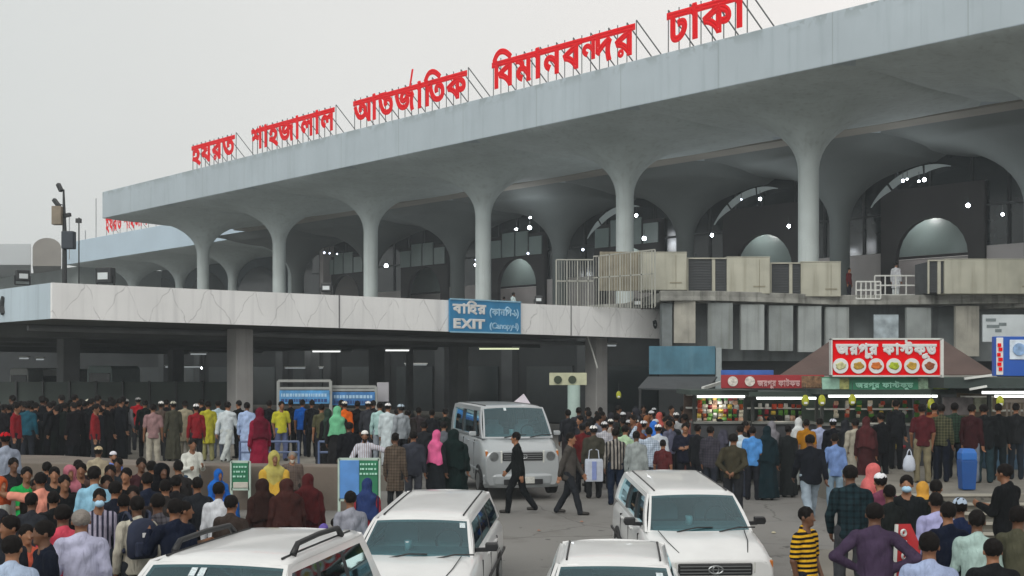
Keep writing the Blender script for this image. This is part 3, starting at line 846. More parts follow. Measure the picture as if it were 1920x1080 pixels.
for k in range(-2, 6):
    sc = 38.3 + 12 * k
    arch_panel(sc, 66.9, 3.3, DK, 13.6, 2.3, 9.45).build('arch_frame', M_WALLD, term)
    for sx in (-1, 1):
        w = MB().prism([tuple(q)[:2] for q in (UV(sc + sx * 3.31, 67.1), UV(sc + sx * 6.0, 67.1), UV(sc + sx * 6.0, 67.4), UV(sc + sx * 3.31, 67.4))], DK, 9.9)
        w.build('pale_wall', M_WALLP, term)
    w = MB()
    for sx in (-1, 1):
        w.prism([tuple(q)[:2] for q in (UV(sc + sx * 3.31, 67.2), UV(sc + sx * 6.0, 67.2), UV(sc + sx * 6.0, 67.3), UV(sc + sx * 3.31, 67.3))], 9.92, 15.5)
    w.prism([tuple(q)[:2] for q in (UV(sc - 3.31, 67.2), UV(sc + 3.31, 67.2), UV(sc + 3.31, 67.3), UV(sc - 3.31, 67.3))], 13.62, 15.5)
    w.build('window', M_GLASSD, term)
    # room behind the doorway: pale wall, paler lunette above a dark transom
    w = MB(); w.prism([tuple(q)[:2] for q in (UV(sc - 5.9, 70.0), UV(sc + 5.9, 70.0), UV(sc + 5.9, 70.3), UV(sc - 5.9, 70.3))], DK, 9.7); w.build('inner_wall', M_WALLP, term)
    w = MB(); w.prism([tuple(q)[:2] for q in (UV(sc - 5.9, 70.0), UV(sc + 5.9, 70.0), UV(sc + 5.9, 70.2), UV(sc - 5.9, 70.2))], 9.9, 13.5); w.build('lunette', M_PANE, term)
    w = MB(); w.prism([tuple(q)[:2] for q in (UV(sc - 5.9, 69.95), UV(sc + 5.9, 69.95), UV(sc + 5.9, 70.1), UV(sc - 5.9, 70.1))], 9.72, 9.88); w.build('transom', M_WALLD, term)
    # skylight crescent along the far side of the arch top, its glow imitating sky
    cr = MB()
    for a0, a1 in ((127, 148), (95, 125), (72, 93)):
        ri, ro = 4.05, 4.5; q = []
        for i in range(7):
            t = R(a0 + (a1 - a0) * i / 6); q.append((t, 1.0 if a1 > 100 else 1 - .7 * i / 6))
        if a0 == 72: q = [(t, max(.1, 1 - abs(t - R(93)) / R(22))) for t, _ in q]
        if a0 == 127: q = [(t, max(.15, 1 - abs(t - R(127)) / R(22))) for t, _ in q]
        if a0 == 95: q = [(t, 1.0) for t, _ in q]
        o = len(cr.v)
        for t, f in q:
            for rr in (ro - (ro - ri) * f, ro): cr.v.append(tuple(UV(sc - rr * math.cos(t), 66.6, 10.3 + rr * math.sin(t))))
        for i in range(6): cr.f.append((o + 2 * i, o + 2 * i + 1, o + 2 * i + 3, o + 2 * i + 2))
    if k < 3: cr.build('skylight', M_SKY, term, solid=.06)
    mu = MB()
    for i in (-4.6, -2.4, 0.2, 2.4, 4.6): mu.bar(UV(sc + i, 67.12, 9.9 if abs(i) > 3.3 else 13.6), UV(sc + i, 67.12, 15.4), .12)
    mu.bar(UV(sc - 5.9, 67.12, 12.2), UV(sc - 3.3, 67.12, 12.2), .12); mu.bar(UV(sc + 3.3, 67.12, 12.2), UV(sc + 5.9, 67.12, 12.2), .12)
    mu.build('mullion', M_STEELD, term)
    if k >= 2:
        pn = MB()
        for i in range(4):
            a_ = sc - 3.2 + i * 1.6
            pn.prism([tuple(q)[:2] for q in (UV(a_ + .1, 66.7), UV(a_ + 1.5, 66.7), UV(a_ + 1.5, 66.8), UV(a_ + .1, 66.8))], 11.9 + (.3 if i in (1, 2) else -.1) * 0, 13.3 + (.5 if i in (1, 2) else 0))
        pn.build('pane', M_PANE, term)
for k in range(-1, 4):  # added lamps, hidden behind the panels, to brighten the dark rooms
    q = UV(38.0 + 12 * k + 2.6, 68.6, 12.6)
    root = empty('added_room_lamp', q, 0, 'added unseen lamp that brightens the room behind the %s arched doorway from the right' % ['first', 'second', 'third', 'fourth', 'fifth'][k + 1], 'lamp', 'added lamps behind the arches')
    MB().disc((0, 0, .12), (0, 0, 1), .25, .1, 16).build('lamp_body', M_STEEL, root); MB().disc((0, 0, .04), (0, 0, 1), .22, .06, 16).build('diffuser', M_BULB2, root)
    ll = bpy.data.lights.new('lamp_light', 'POINT'); ll.energy = 110; ll.color = (1, .97, .94); ll.shadow_soft_size = .3
    lo_ = bpy.data.objects.new('lamp_light', ll); COL.objects.link(lo_); lo_.parent = root; lo_.location = (0, 0, -.3)
# upper deck slab and the wall of the ground floor
dk = MB().prism([tuple(q)[:2] for q in (UV(37, 45.5), UV(101, 45.5), UV(101, 90), UV(-8, 90), UV(-8, 60), UV(37, 50))], 5.6, DK); dk.build('deck', M_CONC, term)
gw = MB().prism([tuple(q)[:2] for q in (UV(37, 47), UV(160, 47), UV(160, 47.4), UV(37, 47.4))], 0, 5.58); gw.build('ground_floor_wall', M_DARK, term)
endw = MB().prism([tuple(q)[:2] for q in (UV(100.6, 66), UV(101.2, 66), UV(101.2, 89), UV(100.6, 89))], 5, RB); endw.build('end_wall', M_WALLP, term)

# ---------------------------------------------------------------- second terminal block beyond
far = empty('far_terminal_building', (0, 0, 0), 0, 'paler terminal block set back beyond the end of the main roof', 'building')
far.location = (0, 0, 0)
b = MB(); P = [UV(101.9, 61.2), UV(150, 61.2), UV(150, 95), UV(101.9, 95)]
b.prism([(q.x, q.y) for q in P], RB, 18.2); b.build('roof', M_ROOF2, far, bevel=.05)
for k in range(0, 4): mushroom(108 + 12 * k, 67.3, a=3.9).build('column', M_COL, far, smooth=True)
b = MB()
b.prism([tuple(q)[:2] for q in (UV(101.9, 74), UV(190, 74), UV(190, 74.5), UV(101.9, 74.5))], 5, RB); b.build('wall', mat('blue_grey_wall', '3c4a50', .8, .1, .5), far)
b = MB()
for k in range(4): b.add([UV(108 + 12 * k + 5.2 * math.cos(math.pi * i / 14) + 6, 73.9, 10 + 4.6 * math.sin(math.pi * i / 14)) for i in range(15)], [tuple(range(15))])
b.build('arched_window', M_GLASSD, far)
b = MB().prism([tuple(q)[:2] for q in (UV(101.9, 61.2), UV(190, 61.2), UV(190, 95), UV(101.9, 95))], 5.4, 5.9); b.build('deck', M_CONC, far)
b = MB(); b.prism([tuple(q)[:2] for q in (UV(150.1, 63), UV(215, 63), UV(215, 95), UV(150.1, 95))], 13.2, RB - .05); b.build('soffit', M_SOFF, far)
# roof-top plant house and the barrel vault at the far left
ph = empty('rooftop_building', (0, 0, 0), 0, 'white rooftop block with a rounded brown vault beside it, far left', 'building')
ph.location = (0, 0, 0)
MB().prism([tuple(at(px, y))[:2] for px, y in ((-70, 153), (58, 153), (58, 175), (-70, 175))], 15.6, elev(457, 153)).build('white_block', mat('block_white', 'b4babd', .8, .05, .3), ph, bevel=.05)
bv = MB(); N = 12; r = []
for yy in (152, 175):
    c = at(88, yy); hw = 27 * 152 / F
    r.append([(c.x + hw * math.cos(math.pi * i / N), yy, elev(466, 152) + (elev(446, 152) - elev(466, 152)) * math.sin(math.pi * i / N)) for i in range(N + 1)] + [(c.x - hw, yy, 15.4), (c.x + hw, yy, 15.4)])
bv.loft(r); bv.build('vault', mat('brown_vault', '84807a', .9, .12, .4), ph)

# ---------------------------------------------------------------- entrance canopy over the arrivals lane
C0 = Vector((-13.55, 37.1, 0)); VV = Vector((CT, ST, 0)); UU = Vector((-ST, CT, 0)); TL = 27.15
cano = empty('entrance_canopy', (0, 0, 0), 0, 'low flat canopy with stained pale marble edge over the arrivals lane', 'canopy')
def slopez(t, za, zb): return za + (zb - za) * t / TL
def cfront(t, z, off=0.0): return C0 + VV * t - UU * off + Vector((0, 0, z))
ZT0, ZT1, ZB0, ZB1 = 5.5, 5.55, 4.44, 4.28
th = .14
b = MB()
A, B = C0, C0 + VV * TL
def pl(p, zt, zb): return (p.x, p.y, zt, zb)
b.prism([pl(A, ZT0, ZB0), pl(B, ZT1, ZB1), pl(B + UU * th, ZT1, ZB1), pl(A + UU * th, ZT0, ZB0)], 0, 0)
b.build('fascia', M_MARBLE, cano)
b = MB(); L0 = A + UU * 62
b.prism([pl(A + UU * (th + .002), ZT0, ZB0), pl(A + UU * th + VV * th, ZT0, ZB0), pl(L0 + VV * th, ZT0, ZB0), pl(L0, ZT0, ZB0)], 0, 0)
b.build('side_fascia', mat('side_fascia_paint', 'b4c4ce', .6, .06, .6, streak=.35, dirt='6d7c84'), cano)
b = MB(); i0 = A + UU * (th + .003) + VV * (th + .003); i1 = B + UU * (th + .003)
b.prism([pl(i0, ZT0 - .35, ZB0 + .12), pl(i1, ZT1 - .35, ZB1 + .12), pl(i1 + UU * 62, ZT1 - .35, ZB1 + .12), pl(i0 + UU * 62, ZT0 - .35, ZB0 + .12)], 0, 0)
b.build('slab', M_SLAB, cano)
b = MB()
for t in (10.1, 21.4): b.bar(cfront(t, slopez(t, ZB0, ZB1), .004), cfront(t, slopez(t, ZT0, ZT1), .004), .05, .02)
b.build('joint', mat('joint_dark', '55565a', .9), cano)
b = MB()
for u in (8, 16, 24, 34, 44): b.bar(i0 + UU * u + Vector((0, 0, ZB0 - .1)), i1 + UU * u + Vector((0, 0, ZB1 - .1)), .35, .42)
b.build('beam', M_SLAB, cano)
def ccol(px, y, w, m, label):
    p = at(px, y); b = MB().box((0, 0, 2.12), (w, w, 4.3)); b.box((0, 0, .3), (w + .08, w + .08, .6))
    o = b.build('canopy_column', m, bevel=.04); o.location = (p.x, p.y, .05); o.rotation_euler = (0, 0, TH)
    return tag(o, label, 'column', 'columns carrying the entrance canopy')
M_CC = mat('column_render', '8f8f8e', .85, .12, 1.2, .2, 9, streak=.3)
M_CC2 = mat('column_render_shaded', '74787a', .85, .12, 1.2, .2, 9)  # shaded copy of the column render, canopy shade put into its colour
ccol(450, 42.9, .66, M_CC, 'pale square column under the canopy above the queue of people')
ccol(1118, 54.5, .70, M_CC, 'grey square column under the right end of the canopy with cable')
ccol(128, 52, .72, M_CC2, 'dim column in the shade at the far left under the canopy')
ccol(860, 62, .70, M_CC2, 'dim square column in the shade behind the silver van')
ccol(706, 68, .62, M_CC2, 'dim column in the dark right of the blue banner frames')
ccol(768, 66, .3, M_CC2, 'thin pale post in the dark between the banner frames and van')
ccol(330, 74, .7, M_CC2, 'dim column deep under the canopy beyond the queue')
ccol(585, 80, .7, M_CC2, 'dim column deep in the dark above the blue banners')
# ground-floor wall details seen deep under the canopy
for i, s_ in enumerate(range(40, 100, 6)):
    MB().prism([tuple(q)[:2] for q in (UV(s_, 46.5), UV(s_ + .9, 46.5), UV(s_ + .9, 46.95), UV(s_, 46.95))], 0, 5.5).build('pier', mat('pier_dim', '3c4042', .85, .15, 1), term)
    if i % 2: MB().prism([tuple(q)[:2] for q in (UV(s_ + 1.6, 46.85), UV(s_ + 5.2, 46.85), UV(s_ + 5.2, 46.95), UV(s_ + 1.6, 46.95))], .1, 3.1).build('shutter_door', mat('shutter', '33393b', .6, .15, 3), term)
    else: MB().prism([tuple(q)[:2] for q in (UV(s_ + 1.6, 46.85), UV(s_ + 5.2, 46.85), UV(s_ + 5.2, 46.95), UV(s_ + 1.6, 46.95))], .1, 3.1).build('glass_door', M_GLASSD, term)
for u in (3.5, 12, 20, 29):
    b = MB(); b.tube([C0 + UU * u + VV * .6 + Vector((0, 0, ZB0 - .18)), C0 + VV * 26 + UU * u + Vector((0, 0, ZB1 - .18))], .09, 8); b.build('ceiling_pipe', M_CC2, cano)
# cable that runs down from the canopy edge
b = MB(); z_ = 4.3
b.tube([at(1106, 53.4, elev(575, 53.4)), at(1106, 53.4, elev(600, 53.4)), at(1102, 53.4, elev(632, 53.4)), at(1112, 53.4, elev(662, 53.4)), at(1120, 53.3, elev(690, 53.3))], .035, 6)
tag(b.build('hanging_cable', M_STEEL), 'loose pale cable hanging off the canopy edge beside the right column', 'cable')

# ---------------------------------------------------------------- concrete ledge with hanging panels at the right
led = empty('concrete_ledge', (0, 0, 0), 0, 'weathered concrete ledge with hanging upright slabs below the air units', 'ledge')
lp = [(1238, 52.0), (1330, 52.8), (1430, 53.4), (1560, 54.2), (1700, 54.4), (1830, 54.2), (2100, 54)]
fr = [at(px, y) for px, y in lp]
b = MB(); r0 = []; n = 1
prof = [(0, 0), (.03, -.22), (0, -.42), (.5, -.42), (.5, 0)]
for i, q in enumerate(fr):
    py = [545, 545, 548, 553, 553, 551, 549][i]; zt = elev(py, q.y); r0.append([Vector((q.x, q.y + dy, zt + dz)) for dy, dz in prof])
b.loft(r0); b.build('edge_beam', M_CONC, led, bevel=.03)
b = MB(); back = [(q.x, q.y + .5) for q in fr]
b.prism(back + [(26.5, 66), (5.0, 66)], 5.75, 6.12); b.build('slab', M_CONC, led)
def yl(px):
    for (a, ya), (c, yc) in zip(lp, lp[1:]):
        if a <= px <= c: return ya + (yc - ya) * (px - a) / (c - a)
    return 54
pans = [(1264, 1304, 567, 643), (1328, 1374, 572, 654), (1389, 1433, 575, 656), (1442, 1487, 577, 658), (1497, 1540, 578, 660), (1548, 1592, 580, 662), (1700, 1746, 581, 668), (1792, 1836, 578, 668)]
for x0_, x1_, ya, yb in pans:
    y = yl((x0_ + x1_) / 2) + .12; p0, p1 = at(x0_, y), at(x1_, y + .12)
    o = MB().add([(p0.x, p0.y, elev(yb, y)), (p1.x, p1.y, elev(yb, y)), (p1.x, p1.y, elev(ya, y) + .1), (p0.x, p0.y, elev(ya, y) + .1)], [(0, 1, 2, 3)]).build('slab_panel', [M_PANEL, M_PANEL2, M_PANEL3][int(x0_) % 3], led, solid=.18)
y = 54.6; p0, p1 = at(1638, y), at(1684, y)
MB().box(((p0.x + p1.x) / 2, y, (elev(590, y) + elev(640, y)) / 2), (p1.x - p0.x, .1, elev(590, y) - elev(640, y))).build('painted_panel', mat('painted_panel', '9aa7ae', .7, .35, 2.4), led)
b = MB(); zb, zt = 3.9, 5.9
b.prism([(at(1246, 53.4).x, 53.4), (at(1560, 55.6).x, 55.6), (at(2100, 55.6).x, 55.6), (at(2100, 55.9).x, 55.9), (at(1560, 55.9).x, 55.9), (at(1246, 53.7).x, 53.7)], 3.3, 5.95)
b.build('recess_wall', mat('recess_wall', '666d6f', .9, .25, .9, streak=.5, dirt='222422'), led)
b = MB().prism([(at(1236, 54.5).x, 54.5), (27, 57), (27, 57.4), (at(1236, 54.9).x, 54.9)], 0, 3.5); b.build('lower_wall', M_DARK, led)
b = MB().box((at(1250, 52.6).x, 52.9, 4.75), (.42, .9, 1.9)); b.build('end_pier', mat('pier_grey', '6a7173', .9, .15), led)
y = 50
p0, p1 = at(1842, y), at(2050, y)
bd = MB().box(((p0.x + p1.x) / 2, y, (elev(590, y) + elev(641, y)) / 2), (p1.x - p0.x, .12, elev(590, y) - elev(641, y))).build('white_board', mat('board_pale', 'b9c2c6', .6, .1, 1.5), bevel=.01)
tag(bd, 'pale board with faint grey marks under the ledge at far right', 'board')
b = MB()
for px, py, w_ in ((1858, 600, .4), (1862, 612, .5), (1872, 620, .25), (1880, 608, .3)):
    q = at(px, y - .07, elev(py, y)); b.box(tuple(q), (w_, .012, .12))
b.build('mark', mat('grey_mark', '6f7a7d', .8), bd)

# ---------------------------------------------------------------- big air units, cage and railing on the ledge
M_GRILL = mat('louvre_dark', '3c4043', .6, .2, 3)
def ac_unit(xd0, xd1, xc1, yt, yb, Y, label, post=True, depth=1.8):
    root = empty('air_conditioning_unit', at(xd0, Y, 0), 0, label, 'air conditioner', 'large air conditioning units on the ledge')
    o = root.location
    def bx(x0, x1, ya, yb_, y, dep, name, m, bev=.03):
        p0, p1 = at(x0, y) - o, at(x1, y) - o; z0, z1 = elev(yb_, Y), elev(ya, Y)
        return MB().box(((p0.x + p1.x) / 2, (p0.y) + dep / 2, (z0 + z1) / 2), (p1.x - p0.x, dep, z1 - z0)).build(name, m, root, bevel=bev)
    if xd1 > xd0: bx(xd0, xd1, yt + 2, yb - 2, Y + .15, depth - .3, 'grille', M_GRILL)
    if xd1 > xd0:
        l = MB(); z = elev(yb - 5, Y)
        while z < elev(yt + 5, Y): p0, p1 = at(xd0 + 1, Y + .12) - o, at(xd1 - 1, Y + .12) - o; l.box(((p0.x + p1.x) / 2, p0.y, z), (p1.x - p0.x, .04, .03)); z += .11
        l.build('louvre', mat('louvre_grey', '45494c', .6), root)
        bx(xd0 - 2, xd0 + 1, yt, yb, Y, .12, 'corner_post', M_CREAM, .01); bx(xd0 + 1, xd1 - .2, yt, yt + 2.5, Y + .02, .1, 'top_rail', M_CREAM, .01); m_ = xd0 + (xd1 - xd0) * .66
        bx(m_ - 3, m_ + 3, yt, yb, Y + .05, .1, 'corner_post', M_CREAM, .01)
    c = bx(xd1, xc1, yt, yb, Y, depth, 'cabinet', M_CREAM)
    b = MB(); p = at((xd1 * .25 + xc1 * .75), Y - .01) - o; b.box((p.x, p.y, elev(yb - 14, Y)), (.5, .02, .06)); b.box((p.x, p.y, (elev(yt, Y) + elev(yb, Y)) / 2), (.02, .02, .9 * (elev(yt, Y) - elev(yb, Y)))); b.build('panel_seam', mat('seam', '8a8674', .7), c)
    MB().box((c.bound_box[0][0] * .5 + c.bound_box[6][0] * .5, c.bound_box[0][1] + depth / 2, elev(yt, Y) + .025), (c.dimensions.x * 1.0 + .01, depth + .02, .04)).build('lid', M_CREAM, c)
    return root
ac_unit(1205, 1205, 1288, 474, 544, 53.0, 'cream air unit inside the right end of the white cage')
ac_unit(1290, 1363, 1444, 483, 551, 53.4, 'cream air unit with dark grille, next right of the cage')
ac_unit(1446, 1502, 1577, 492, 556, 53.9, 'cream air unit with dark grille just left of the roof railing')
ac_unit(1742, 1771, 1920 + 60, 487, 551, 53.4, 'wide grey air unit at the far right end of the ledge', depth=2.2)
root = empty('corrugated_unit', at(1125, 54.5), 0, 'brown corrugated metal unit standing behind the white cage', 'air conditioner')
b = MB(); o = root.location
for i in range(17):
    p = at(1127 + i * 4.7, 54.5) - o; b.box((p.x, p.y + (.05 if i % 2 else 0), (elev(472, 54.5) + elev(545, 54.5)) / 2), (.112, .12, elev(472, 54.5) - elev(545, 54.5)))
b.box(((at(1163, 54.5) - o).x, 1.0, elev(508, 54.5)), (1.6, 1.8, 1.5)); b.build('cabinet', mat('brown_metal', '837d6c', .6, .2, 2, streak=.4), root)
cg = empty('white_cage', at(1042, 52.2), 0, 'tall cage of thin white bars standing on the canopy end', 'fence')
o = cg.location; b = MB(); b2 = MB(); Yc = 52.2
for i in range(38):
    px = 1043 + i * 4.98; p = at(px, Yc) - o; yt = 486 - (px - 1043) * .09 if px > 1110 else 489; b.bar((p.x, p.y, elev(578, Yc)), (p.x, p.y, elev(yt, Yc)), .022 if i % 4 else .05)
p0, p1, p2 = at(1043, Yc) - o, at(1112, Yc) - o, at(1228, Yc) - o
for f_ in (0, .5): b2.bar((p0.x, 0, elev(487 + f_ * 80, Yc)), (p1.x, 0, elev(487 + f_ * 80, Yc)), .05); b2.bar((p1.x, 0, elev(481 + f_ * 80, Yc)), (p2.x, 0, elev(468 + f_ * 90, Yc)), .05)
b2.bar((p2.x, 0, elev(575, Yc)), (p2.x, 0, elev(468, Yc)), .06); b2.bar((p0.x, 0, elev(575, Yc)), (p0.x, 0, elev(487, Yc)), .06)
M_BARS = mat('cage_paint', '989a92', .6, .1, 3)
b.build('bar', M_BARS, cg); b2.build('rail', M_BARS, cg)
rl = empty('roof_railing', at(1605, 54.5), 0, 'white steel railing on the ledge around the man in white', 'railing')
o = rl.location; b = MB(); b2 = MB()
for x0_, x1_, ya, yb, Y in ((1605, 1651, 528, 560, 54.3), (1640, 1738, 517, 553, 55.6)):
    p0, p1 = at(x0_, Y) - o, at(x1_, Y) - o
    for yy in (ya, (ya + yb) / 2, yb): b2.bar((p0.x, p0.y, elev(yy, Y)), (p1.x, p1.y, elev(yy, Y)), .06)
    for i in range(6): x = p0.x + (p1.x - p0.x) * i / 5; b.bar((x, p0.y, elev(yb, Y)), (x, p0.y, elev(ya, Y)), .05)
b.build('post', M_STEEL, rl); b2.build('rail', M_STEEL, rl)

# ---------------------------------------------------------------- lamps
def flood(px, py, Y, label, s=1.0, face=0):
    root = empty('floodlight', at(px, Y, elev(py, Y)), R(face), label, 'floodlight', 'floodlights on the canopy edge')
    MB().box((0, 0, .02), (.46 * s, .22 * s, .40 * s)).build('housing', M_STEELD, root, bevel=.03)
    MB().box((0, -.115 * s, .0), (.30 * s, .02, .17 * s)).build('lens', mat('lens_pale', 'c9d0d2', .3, .05), root)
    b = MB(); b.bar((-.26 * s, 0, .02), (-.26 * s, 0, -.3 * s), .04); b.bar((.26 * s, 0, .02), (.26 * s, 0, -.3 * s), .04); b.bar((-.26 * s, 0, -.3 * s), (.26 * s, 0, -.3 * s), .04)
    b.build('bracket', M_STEELD, root)
    return root
flood(42, 518, 40.0, 'black floodlight on the canopy edge at the far left corner', .9, 40)
flood(198, 518, 39.6, 'large black floodlight on the canopy edge right of the camera mast', 1.25, -20)
flood(612, 540, 44.3, 'small floodlight on the canopy edge midway between mast and exit sign', .8, 0)
flood(1195, 568, 54.2, 'small floodlight on the canopy edge beneath the white cage', .85, 0)
flood(1010, 562, 52.0, 'small floodlight on the canopy edge just right of the exit sign', .7, 0)
def sphere(c, r, n=8):
    rings = [[(c[0] + r * math.sin(math.pi * i / n) * math.cos(2 * math.pi * k / 12), c[1] + r * math.sin(math.pi * i / n) * math.sin(2 * math.pi * k / 12), c[2] + r * math.cos(math.pi * i / n)) for k in range(12)] for i in range(n + 1)]
    return MB().loft(rings, cap=False)
LAMPS = []
def lamp_label(px, py):
    cx = [('at the far left behind the first front column', 0, 525), ('between the second and third front columns', 525, 697), ('between the third and fourth front columns', 697, 908), ('between the fourth and fifth front columns', 908, 1175), ('between the fifth and sixth front columns', 1175, 1518), ('right of the tallest front column', 1518, 1925)]
    w = [c[0] for c in cx if c[1] <= px < c[2]][0]
    LAMPS.append(w); n = LAMPS.count(w)
    return 'white hall lamp %s, %s' % (w, ['one of the highest', 'largest of its cluster', 'left one of its cluster', 'a low one', 'a bright single one', 'a dim single one', 'lowest and brightest', 'the last one to the right'][(n - 1) % 8])
for px, py, Y, r_, m_ in [(994, 408, 88, .2, 1), (993, 427, 88, .36, 1), (968, 430, 88, .22, 1), (990, 475, 90, .2, 0), (893, 487, 95, .26, 0), (892, 497, 95, .3, 1), (724, 498, 100, .38, 1), (1093, 468, 84, .22, 0), (1193, 404, 74, .24, 1),
                          (1208, 447, 74, .32, 1), (1335, 441, 76, .26, 1), (1425, 373, 74, .26, 1), (1390, 374, 74, .12, 0), (1479, 424, 73, .26, 1), (1693, 339, 66, .2, 1), (1701, 336, 66, .14, 1), (1723, 340, 66, .16, 1), (1733, 337, 66, .26, 1),
                          (1815, 385, 66, .28, 1), (1880, 402, 64, .2, 1), (608, 474, 105, .2, 0), (618, 475, 105, .15, 0), (632, 476, 105, .15, 0), (378, 690, 72, .12, 1)]:
    root = empty('pendant_lamp', at(px, Y, elev(py, Y)), 0, lamp_label(px, py) if py < 600 else 'single white lamp glowing deep under the canopy', 'lamp', 'lamps in the upper hall' if py < 600 else None)
    sphere((0, 0, 0), r_ * .36).build('globe', M_BULB if m_ else M_BULB2, root)
    MB().tube([(0, 0, r_ * .4), (0, 0, min(.5, 15.3 - elev(py, Y)) if py < 600 else .8)], .02, 5).build('stem', M_STEELD, root)
    if m_ and py < 600 and r_ > .19:
        ll = bpy.data.lights.new('lamp_light', 'POINT'); ll.energy = 50; ll.color = (.93, .97, 1); ll.shadow_soft_size = .4
        lo_ = bpy.data.objects.new('lamp_light', ll); COL.objects.link(lo_); lo_.parent = root; lo_.location = (0, 0, -.3)
for px, py, Y, w, c in [(612, 659, 64, 1.4, 0), (745, 657, 62, 1.15, 0), (936, 654, 60, 1.9, 1), (372, 664, 66, .8, 2), (1145, 648, 58, .5, 2), (345, 688, 75, 2.2, 2), (570, 690, 80, 2.4, 2), (780, 684, 76, 1.3, 2), (45, 672, 60, .4, 2), (75, 674, 62, .35, 2)]:
    root = empty('tube_lamp', at(px, Y, elev(py, Y)), 0, {612: 'white tube lamp under the canopy midway along its edge', 745: 'bright white tube lamp under the canopy left of the exit sign', 936: 'long yellowish tube lamp under the canopy below the exit sign', 372: 'short faint tube lamp left of the pale canopy column', 1145: 'short faint tube lamp right of the grey canopy column', 345: 'long faint tube lamp low behind the queue', 570: 'long faint tube lamp above the blue banner frame', 780: 'faint tube lamp deep behind the white notice', 45: 'tiny faint tube lamp at the far left, first of two', 75: 'tiny faint tube lamp at the far left, second of two'}[px], 'lamp', 'tube lamps under the canopy')
    MB().box((0, 0, 0), (w, .12, .07)).build('tube', [emis('tube_white', 'eef2f0', 1.6), emis('tube_yellow', 'e6efc4', 1.1), emis('tube_faint', 'c9d2d4', .45)][c], root)
    MB().box((0, 0, .08), (w + .1, .2, .06)).build('fitting', M_STEEL, root)

# ---------------------------------------------------------------- mast and aerials at the left
ms = empty('camera_mast', at(121, 39.4), 0, 'dark mast with cameras and two boxes behind the canopy corner', 'mast')
o = ms.location; Y = 39.4
MB().tube([(0, 0, 5.2), (0, 0, elev(432, Y)), (-.03, 0, elev(356, Y))], [.085, .07, .03], 8).build('pole', M_STEELD, ms)
p = at(110, Y) - o; MB().box((p.x, -.1, elev(405, Y)), (.30, .25, .58)).build('equipment_box', mat('box_brown', '7f7668', .7, .15), ms, bevel=.02)
p = at(131, Y) - o; MB().box((p.x, -.1, elev(451, Y)), (.38, .3, .55)).build('speaker_box', mat('box_navy', '2b333d', .6, .15), ms, bevel=.03)
for px, py, a_, l_ in ((113, 352, -60, .26), (107, 381, -50, .3), (127, 404, 10, .22)):
    p = at(px, Y) - o; q = Vector((p.x, -.05, elev(py, Y))); d = Vector((math.cos(R(a_)), -.3, math.sin(R(a_)))) * l_ / 2
    c = MB(); c.bar(q - d, q + d, .11); c.bar(q, (0, 0, q.z - .08), .03); c.build('camera', M_STEELD, ms)
am = empty('aerial_mast', at(148, 41), 0, 'thin short mast with small lamp just right of the camera mast', 'mast')
MB().tube([(0, 0, 5), (0, 0, elev(408, 41))], .022, 6).build('pole', M_STEELD, am); MB().box((0, -.03, elev(414, 41)), (.16, .14, .14)).build('lamp_head', M_STEELD, am)
for px, yt, Y, lb in ((180, 372, 150, 'tallest thin aerial on the far roof left of the main fascia'), (160, 432, 150, 'short thin aerial on the far roof near the masts'), (130, 405, 150, 'thin aerial on the far roof behind the camera mast')):
    tag(MB().tube([at(px, Y, 16), at(px, Y, elev(yt, Y))], .06, 5).build('aerial', mat('aerial_grey', '8d8f91', .6)), lb, 'aerial')
# ---------------------------------------------------------------- red roof lettering
def sign_word(items, px0, px1, d, zr, h, label, struts=True, strut_step=.62, name='roof_sign'):
    s0, s1 = s_of(px0, d), s_of(px1, d)
    h = h * 1.16; O = UV(s0, d, zr + .50); X = -UU; width = s0 - s1
    root = empty(name, UV((s0 + s1) / 2, d, zr), 0, label, 'sign', 'red letters along the terminal roof')
    o = root.location
    L, w = text_layout(items, .042, -.02)
    sx = width / w; sy = h / .72
    for vs_, fs_ in L:
        b = MB().add([O - o + X * v[0] * sx + Vector((0, 0, 1)) * v[1] * sy - VV * (v[2] * .7) for v in vs_], fs_)
        b.build('letter', M_RED, root)
    if struts:
        b = MB(); n = max(2, int(width / strut_step)); up = h + .55
        for i in range(n + 1):
            q = UV(s0 - width * i / n, d + .12, zr) - o
            b.bar(q, q + Vector((0, 0, up)), .045)
            if i % 2 == 0 or i == n: b.bar(q + Vector((0, 0, up)), q + VV * 1.3 + X * .9, .05)
        b.build('support_frame', mat('strut_grey', '4b4f50', .7), root)
    return root
ZR = 17.77
reph = ('/', -.30, .66, .62, 0)
NTA = [('ন', .06, .34, .52, 0), ('ত', 0, 0, 1, None)]
sign_word(['হ', 'য', 'র', 'ত'], 359, 440, 45.0, ZR, 1.28, 'first red roof word of four letters, nearest the left end')
sign_word(['শ', 'া', 'হ', 'জ', 'া', 'ল', 'া', 'ল'], 471, 627, 45.0, ZR, 1.28, 'second red roof word from the left, eight letters')
sign_word(['আ'] + NTA + ['জ', reph, 'া', ('ি', 0, 0, 1, .2), 'ত', 'ক'], 662, 875, 45.0, ZR, 1.30, 'third red roof word with a slanted stroke rising above it')
sign_word([('ি', 0, 0, 1, .2), 'ব', 'ম', 'া', 'ন', 'ব', ('ন', 0, .12, .8, .40), 'দ', 'র'], 922, 1190, 45.0, ZR, 1.32, 'fourth red roof word, the longest, above the middle columns')
sign_word(['ঢ', 'া', 'ক', 'া'], 1250, 1398, 45.0, ZR, 1.36, 'last red roof word cut by the top edge of the picture')
sign_word(['হ', 'য', 'র', 'ত', ' ', 'শ', 'া', 'হ', 'জ', 'া', 'ল', ' ', 'ব', 'ম', 'ন'], 198, 305, 61.5, 18.2, 1.5, 'small red words on the far terminal roof under the main eave', strut_step=1.6)

